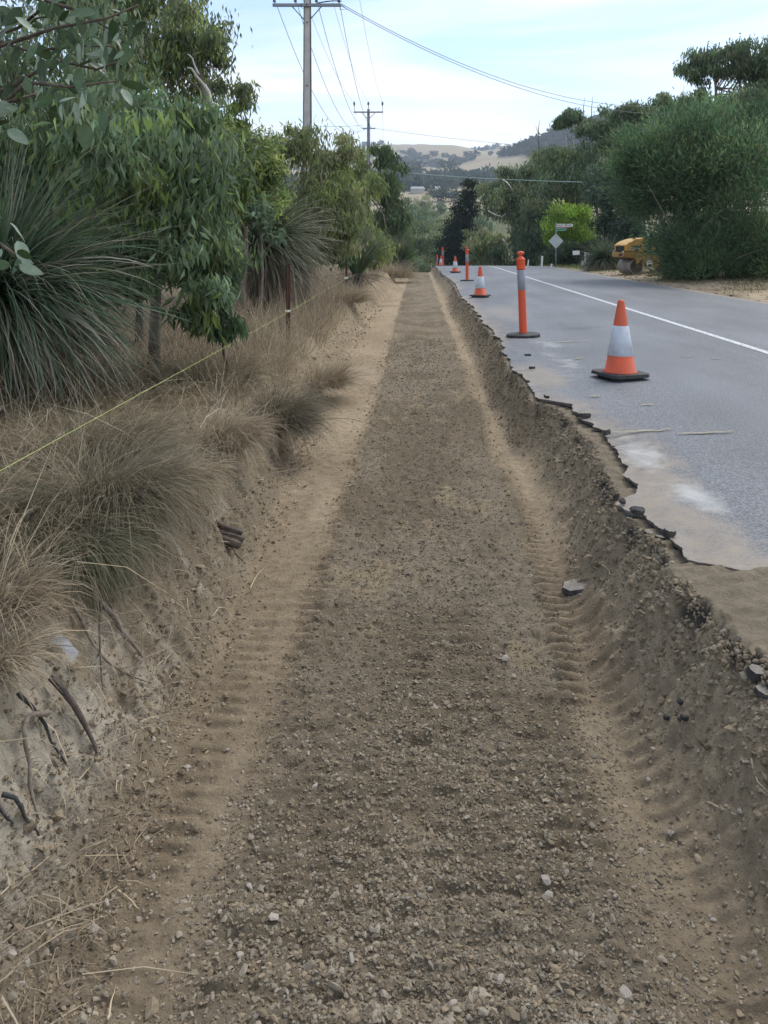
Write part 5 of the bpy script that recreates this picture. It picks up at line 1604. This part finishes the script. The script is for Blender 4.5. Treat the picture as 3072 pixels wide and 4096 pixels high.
bm = bmesh.new(); prism(bm, [(1.45, .55), (1.45, .95), (1.6, 1.08), (2.1, 1.02), (2.15, .66), (1.95, .62)], -HW, HW, .03); bmobj('rear_hood', bm, M['yellow'], rl)
a = Acc()
for y in (-.4, .4):
    a.tube([(.95, y, .95), (.95, y, 1.3), (1.05, y, 1.34), (1.5, y, 1.3)], [.02] * 4, 6)
a.build('handrail', M['black'], rl)

# ------------------------------------------------------------------ loose pieces in the trench and on the road
def lump(name, label, cat, x, y, z0, dims, mat_side, mat_top=None, group=None, rot=0.0, tilt=0.0, nn=11):
    """broken slab: irregular outline with thickness"""
    bm = bmesh.new()
    pts = []
    for k in range(nn):
        a = 2 * math.pi * k / nn
        r_ = random.uniform(.7, 1.12)
        pts.append((dims[0] * .5 * r_ * math.cos(a), dims[1] * .5 * r_ * math.sin(a)))
    lo = [bm.verts.new((px * random.uniform(.8, 1.05), py * random.uniform(.8, 1.05), -dims[2] * .5 + random.uniform(-.1, .1) * dims[2])) for px, py in pts]
    mi = [bm.verts.new((px * random.uniform(.98, 1.1), py * random.uniform(.98, 1.1), random.uniform(-.1, .15) * dims[2])) for px, py in pts]
    hi = [bm.verts.new((px * .92, py * .92, dims[2] * .5 + random.uniform(-.12, .12) * dims[2])) for px, py in pts]
    c_ = bm.verts.new((0, 0, dims[2] * .55)); d_ = bm.verts.new((0, 0, -dims[2] * .5))
    for i in range(nn):
        j = (i + 1) % nn
        bm.faces.new((lo[i], lo[j], mi[j], mi[i])); bm.faces.new((mi[i], mi[j], hi[j], hi[i]))
        f_ = bm.faces.new((hi[i], hi[j], c_)); f_.material_index = 1 if mat_top else 0
        bm.faces.new((lo[j], lo[i], d_))
    o = bmobj(name, bm, mat_side, None)
    if mat_top:
        o.data.materials.append(mat_top)
    o.location = (x, y, z0 + dims[2] * .42)
    o.rotation_euler = (tilt, tilt * .6, rot)
    tag(o, label, cat, group)
    return o


def gp(vx, vy, h=0.0):
    """ground point seen in a direction (fine ground)"""
    ys = np.concatenate([np.linspace(1.3, 8, 1400), np.linspace(8, 40, 1200)])
    xs = (vx - 903) * K * ys
    zg = np.where(xs > np.interp(ys, E_Y, E_X), road_z(ys) + .004, fz(xs, ys)); ray = 1.6 - (vy - 527) * K * ys
    hit = np.nonzero(zg + h >= ray)[0]
    i = hit[0] if len(hit) else 0
    return float(xs[i]), float(ys[i]), float(zg[i])


GA = 'broken asphalt pieces'
x, y, z0 = gp(1252, 1272)
lump('asphalt_slab', 'large flat broken asphalt slab lying on the right wheel track', 'asphalt slab', x, y, z0 - .012, (.215, .12, .030), M['asphalt_lump'], M['asphalt_top'], GA, -.45, .12, 13).rotation_euler = (.05, -.2, -.35)
AP = [(1380, 1105, .11, 'black asphalt lump under the lip, at the left end of the dusty patch'), (1448, 1150, .10, 'black asphalt lump at the right end of the crumbling lip'), (1400, 1150, .07, 'small asphalt lump just below the crumbling lip'), (1425, 1165, .085, 'pale topped asphalt piece below the crumbling lip'),
      (1375, 1160, .055, 'asphalt crumb halfway down the right bank'), (1260, 905, .15, 'longest dark asphalt flake lying along the rubble'), (1180, 872, .08, 'asphalt flake at the notch in the road edge'), (1310, 935, .11, 'upturned asphalt flake at the end of the straw strip'), (1335, 985, .08, 'asphalt crumb on the bank left of the white dust'), (1225, 1020, .05, 'brown lump on the bank level with the white dust'),
      (1140, 768, .12, 'dark clod on the seal left of the nearest cone, farther of two'), (1150, 795, .10, 'dark clod on the seal left of the nearest cone, nearer of two'), (1345, 1090, .06, 'small asphalt crumb left of the crumbling lip'), (1325, 1440, .03, 'dark brown clod lying alone on the right wheel track'), (1640, 1460, .10, 'asphalt lump under the dirt ledge at the right edge'), (1655, 1500, .09, 'asphalt lump below the ledge, lowest at the right edge')]
for vx, vy, s, lab in AP:
    x, y, z0 = gp(vx, vy)
    topm = M['asphalt_top'] if 'pale' in lab or random.random() < .75 else None
    lump('asphalt_chunk', lab, 'asphalt chunk', x, y, z0 - .010, (s * random.uniform(.5, .85), s * random.uniform(.3, .55), s * random.uniform(.18, .3)), M['asphalt_lump'], topm, GA, random.uniform(-.9, .5), random.uniform(-.35, .45), 9)
# tar crumbs on the right track
for k, (vx, vy, s) in enumerate([(1470, 1520, .022), (1463, 1540, .018), (1440, 1552, .02), (1480, 1553, .024), (1468, 1558, .014)]):
    x, y, z0 = gp(vx, vy)
    lump('tar_crumb', 'tiny black tar crumb in the loose cluster on the right bank foot', 'tar crumb', x, y, z0 - .002, (s * 1.3, s, s * .5), M['charcoal'], None, 'black tar crumbs', random.uniform(0, 3), 0, 8)
# stones
stone_me = []
for k in range(5):
    v, f, _ = stones(np.zeros(1), np.zeros(1), np.zeros(1), np.ones(1) * 1.0, np.ones((1, 3)), True, .25, .8)
    me = bpy.data.meshes.new('stone'); me.from_pydata([tuple(q) for q in v], [], [tuple(q) for q in f]); me.materials.append(M['stone']); stone_me.append(me)
SP = [(60, 2090), (90, 2110), (20, 2075), (120, 2060), (45, 2130), (540, 1920), (475, 1975), (590, 1985), (930, 1925), (1185, 1940), (1320, 1860), (1330, 1940), (1090, 1425), (1450, 1810), (1180, 1905), (680, 1705), (230, 1955), (200, 2010), (330, 1600), (365, 1620), (350, 1605), (760, 2080), (1080, 2120), (1240, 2090), (520, 2070), (1540, 1990), (255, 1690), (275, 1660), (1600, 1760), (1400, 1690), (980, 2170), (620, 2150), (1350, 2150), (815, 2010), (405, 1660)]
for k, (vx, vy) in enumerate(SP):
    x, y, z0 = gp(vx, vy)
    o = bpy.data.objects.new('stone', stone_me[k % 5]); COL.objects.link(o)
    s = random.uniform(.016, .032); o.scale = (s, s, s * .85); o.location = (x, y, z0 + s * .16); o.rotation_euler = (random.uniform(-.4, .4), random.uniform(-.4, .4), random.uniform(0, 6))
    if vy > 2030 and vx < 300:
        lab = 'pale loose stone in the bottom left corner of the trench'
    elif vx < 420:
        lab = 'pale loose stone at the foot of the left bank'
    elif vx > 1300:
        lab = 'pale loose stone on the right wheel track'
    else:
        lab = 'pale loose stone among the gravel in the middle of the trench'
    tag(o, lab, 'stone', 'loose pale stones in the trench')


def stick(name, label, cat, pts, r, mat, group=None, n=6):
    ac = Acc(); P_ = smooth([Vector(p_) for p_ in pts], 1)
    P_ = [q + Vector((random.gauss(0, r * .25), random.gauss(0, r * .25), random.gauss(0, r * .25))) for q in P_]
    ac.tube(P_, [r * (1 - .7 * i / (len(P_) - 1)) * random.uniform(.85, 1.15) for i in range(len(P_))], n)
    o = ac.build(name, M[mat], None)
    tag(o, label, cat, group)
    return o


def gpts(lst, h=.012):
    out = []
    for q in lst:
        x, y, z0 = gp(q[0], q[1]); e = q[2] if len(q) > 2 else h
        out.append((x, y, z0 + e))
    return out


GRT = 'roots and sticks poking from the left bank'
stick('root', 'thick charred root slanting down beside the pale sand patch', 'root', gpts([(110, 1500, .05), (150, 1545, .05), (185, 1590, .035), (213, 1638, .012)]), .0125, 'dark_wood', GRT)
stick('root', 'thin black root crossing above the lower bank hollow', 'root', gpts([(40, 1540, .05), (75, 1575, .05), (105, 1610, .04), (145, 1668, .01)]), .007, 'charcoal', GRT)
stick('root', 'bent grey brown root standing upright at the left edge', 'root', gpts([(105, 1590, .06), (85, 1600, .07), (52, 1620, .07), (58, 1680, .06), (72, 1740, .03), (82, 1775, .008)]), .0095, 'grey_wood', GRT)
stick('root', 'black root low at the left edge over the white sand', 'root', gpts([(5, 1745, .03), (40, 1765, .03), (62, 1790, .02), (88, 1816, .006)]), .0065, 'charcoal', GRT)
stick('root', 'short black root tip below the low black root', 'root', gpts([(-8, 1775, .03), (10, 1785, .02), (28, 1795, .01)]), .005, 'charcoal', GRT)
stick('twig', 'long curved twig arching down the bank above the white sand', 'twig', gpts([(155, 1330, .05), (185, 1390, .04), (215, 1440, .03), (270, 1470, .02), (325, 1483, .01)]), .006, 'grey_wood', GRT)
stick('branch', 'grey branch lying down the bank under the dark tussock', 'branch', gpts([(200, 1320, .05), (240, 1350, .035), (275, 1390, .02), (310, 1430, .012)]), .012, 'grey_wood', GRT)
stick('twig', 'upright thin twig between branch and curved twig', 'twig', gpts([(218, 1350, .07), (214, 1420, .05), (222, 1500, .02)]), .005, 'dark_wood', GRT)
stick('twig', 'reddish twig lying across the bank edge far up the trench', 'twig', gpts([(640, 868), (670, 878), (700, 880)], .01), .008, 'dark_wood', GRT)
stick('twig', 'short twig lying below the split wood stub', 'twig', gpts([(500, 1185), (512, 1205), (524, 1216)], .008), .006, 'dark_wood', GRT)
# straw stalks and litter in the trench
GL = 'dry stalks lying about the trench'
for k, (pts, lab) in enumerate([
        ([(455, 1340), (480, 1310), (510, 1345)], 'bent straw stalk forming a hook on the left track'), ([(540, 1275), (555, 1245), (575, 1225)], 'straw stalk at the foot of the left bank'), ([(1620, 1630), (1632, 1690), (1659, 1720)], 'long pale stalk at the right edge of the trench'),
        ([(1530, 1740), (1560, 1755), (1590, 1765)], 'pale stalk on the right bank foot'), ([(255, 1930), (280, 1950), (300, 1972)], 'fallen stalk on the left track'), ([(1300, 1225), (1316, 1232), (1318, 1250)], 'curled stalk beside the asphalt slab'), ([(235, 2212), (242, 2170), (248, 2150)], 'stalk standing at the lower left edge'), ([(740, 1055), (760, 1050), (770, 1048)], 'thin stalk on the gravel mid trench')]):
    stick('straw_stalk', lab, 'straw', gpts(pts, .006), .0028, 'straw', GL, 5)
GB = 'pale bark strips on the road seal'
for k, (a_, b__, lab) in enumerate([((1322, 936), (1455, 931), 'long pale bark strip on the seal at the white dust'), ((1462, 940), (1585, 937), 'second pale bark strip continuing the long one'), ((1185, 742), (1270, 738), 'bark strip on the seal beside the nearest bollard base'), ((1470, 773), (1500, 775), 'short bark strip right of the nearest cone'), ((1535, 778), (1560, 779), 'shorter bark strip farther right of the nearest cone'), ((1240, 778), (1262, 775), 'bark strip left of the nearest cone'), ((1270, 858), (1300, 857), 'bark flake below the nearest cone'), ((1385, 878), (1410, 876), 'bark flake right below the nearest cone')]):
    x0, y0, z0 = gp(*a_); x1, y1, z1 = gp(*b__)
    bm = bmesh.new()
    n_ = 8; pr = None
    for i in range(n_ + 1):
        s = i / n_; w = .0045 * math.sin(math.pi * min(max(s, .08), .95)) + .002
        X_ = x0 + (x1 - x0) * s; Y_ = y0 + (y1 - y0) * s + random.uniform(-.01, .01); Z_ = road_top(X_, Y_) + .006 + random.uniform(0, .006)
        q = [bm.verts.new((X_, Y_ - w * 2, Z_)), bm.verts.new((X_, Y_, Z_ + .004)), bm.verts.new((X_, Y_ + w * 2, Z_))]
        if pr:
            bm.faces.new((pr[0], q[0], q[1], pr[1])); bm.faces.new((pr[1], q[1], q[2], pr[2]))
        pr = q
    ext = bmesh.ops.solidify(bm, geom=bm.faces[:], thickness=.003)
    tag(bmobj('bark_strip', bm, M['pale_straw'], None), lab, 'bark strip', GB)

# split wood stub in the left bank
x, y, z0 = gp(490, 1172)
ws = thing('wood_stub', 'dark split wood stub sticking out of the left bank', 'wood stub', (x, y, z0))
for k, (dy, dz, r_, l_) in enumerate([(0, .02, .020, .17), (-.02, .0, .024, .15), (.015, .045, .014, .15)]):
    a = Acc(); a.tube([(-l_ * .55, dy + .05, dz + .035), (-.02, dy, dz + .02), (l_ * .25, dy - .01, dz + .006), (l_ * .5, dy - .015, dz - .004)], [r_ * .8, r_, r_ * .95, r_ * .7], 7); a.build('splinter', M['dark_wood'], ws, smooth=False)
# litter scrap caught in the roots
x, y, z0 = gp(135, 1445)
bm = bmesh.new()
q = [bm.verts.new(v_) for v_ in [(-.035, 0, .05), (-.02, .01, .07), (.0, -.01, .035), (.012, .008, .05), (.04, -.015, -.005), (.05, .0, .015)]]
bm.faces.new((q[0], q[2], q[3], q[1])); bm.faces.new((q[2], q[4], q[5], q[3])); bmesh.ops.solidify(bm, geom=bm.faces[:], thickness=.002)
o = bmobj('paper_scrap', bm, M['paper'], None, loc=(x, y, z0 + .03)); tag(o, 'crumpled white paper scrap caught above the exposed roots', 'litter')

# ------------------------------------------------------------------ haze of the valley air
bm = bmesh.new()
r = bmesh.ops.create_cube(bm, size=1.0)
bmesh.ops.scale(bm, vec=(5400, 2800, 420), verts=bm.verts)
hm = bpy.data.materials.new('haze'); hm.use_nodes = True
hn = hm.node_tree.nodes; hn.clear()
ho = N(hn, 'ShaderNodeOutputMaterial'); hv = N(hn, 'ShaderNodeVolumePrincipled')
hv.inputs['Color'].default_value = (0.72, 0.84, 1.0, 1)
hv.inputs['Density'].default_value = 0.00025
hm.node_tree.links.new(hv.outputs[0], ho.inputs['Volume'])
hz = bmobj('haze', bm, hm, None, loc=(0, 1320, 210 - 14))
tag(hz, kind='stuff'); hz['label'] = 'thin blue haze lying over the valley'
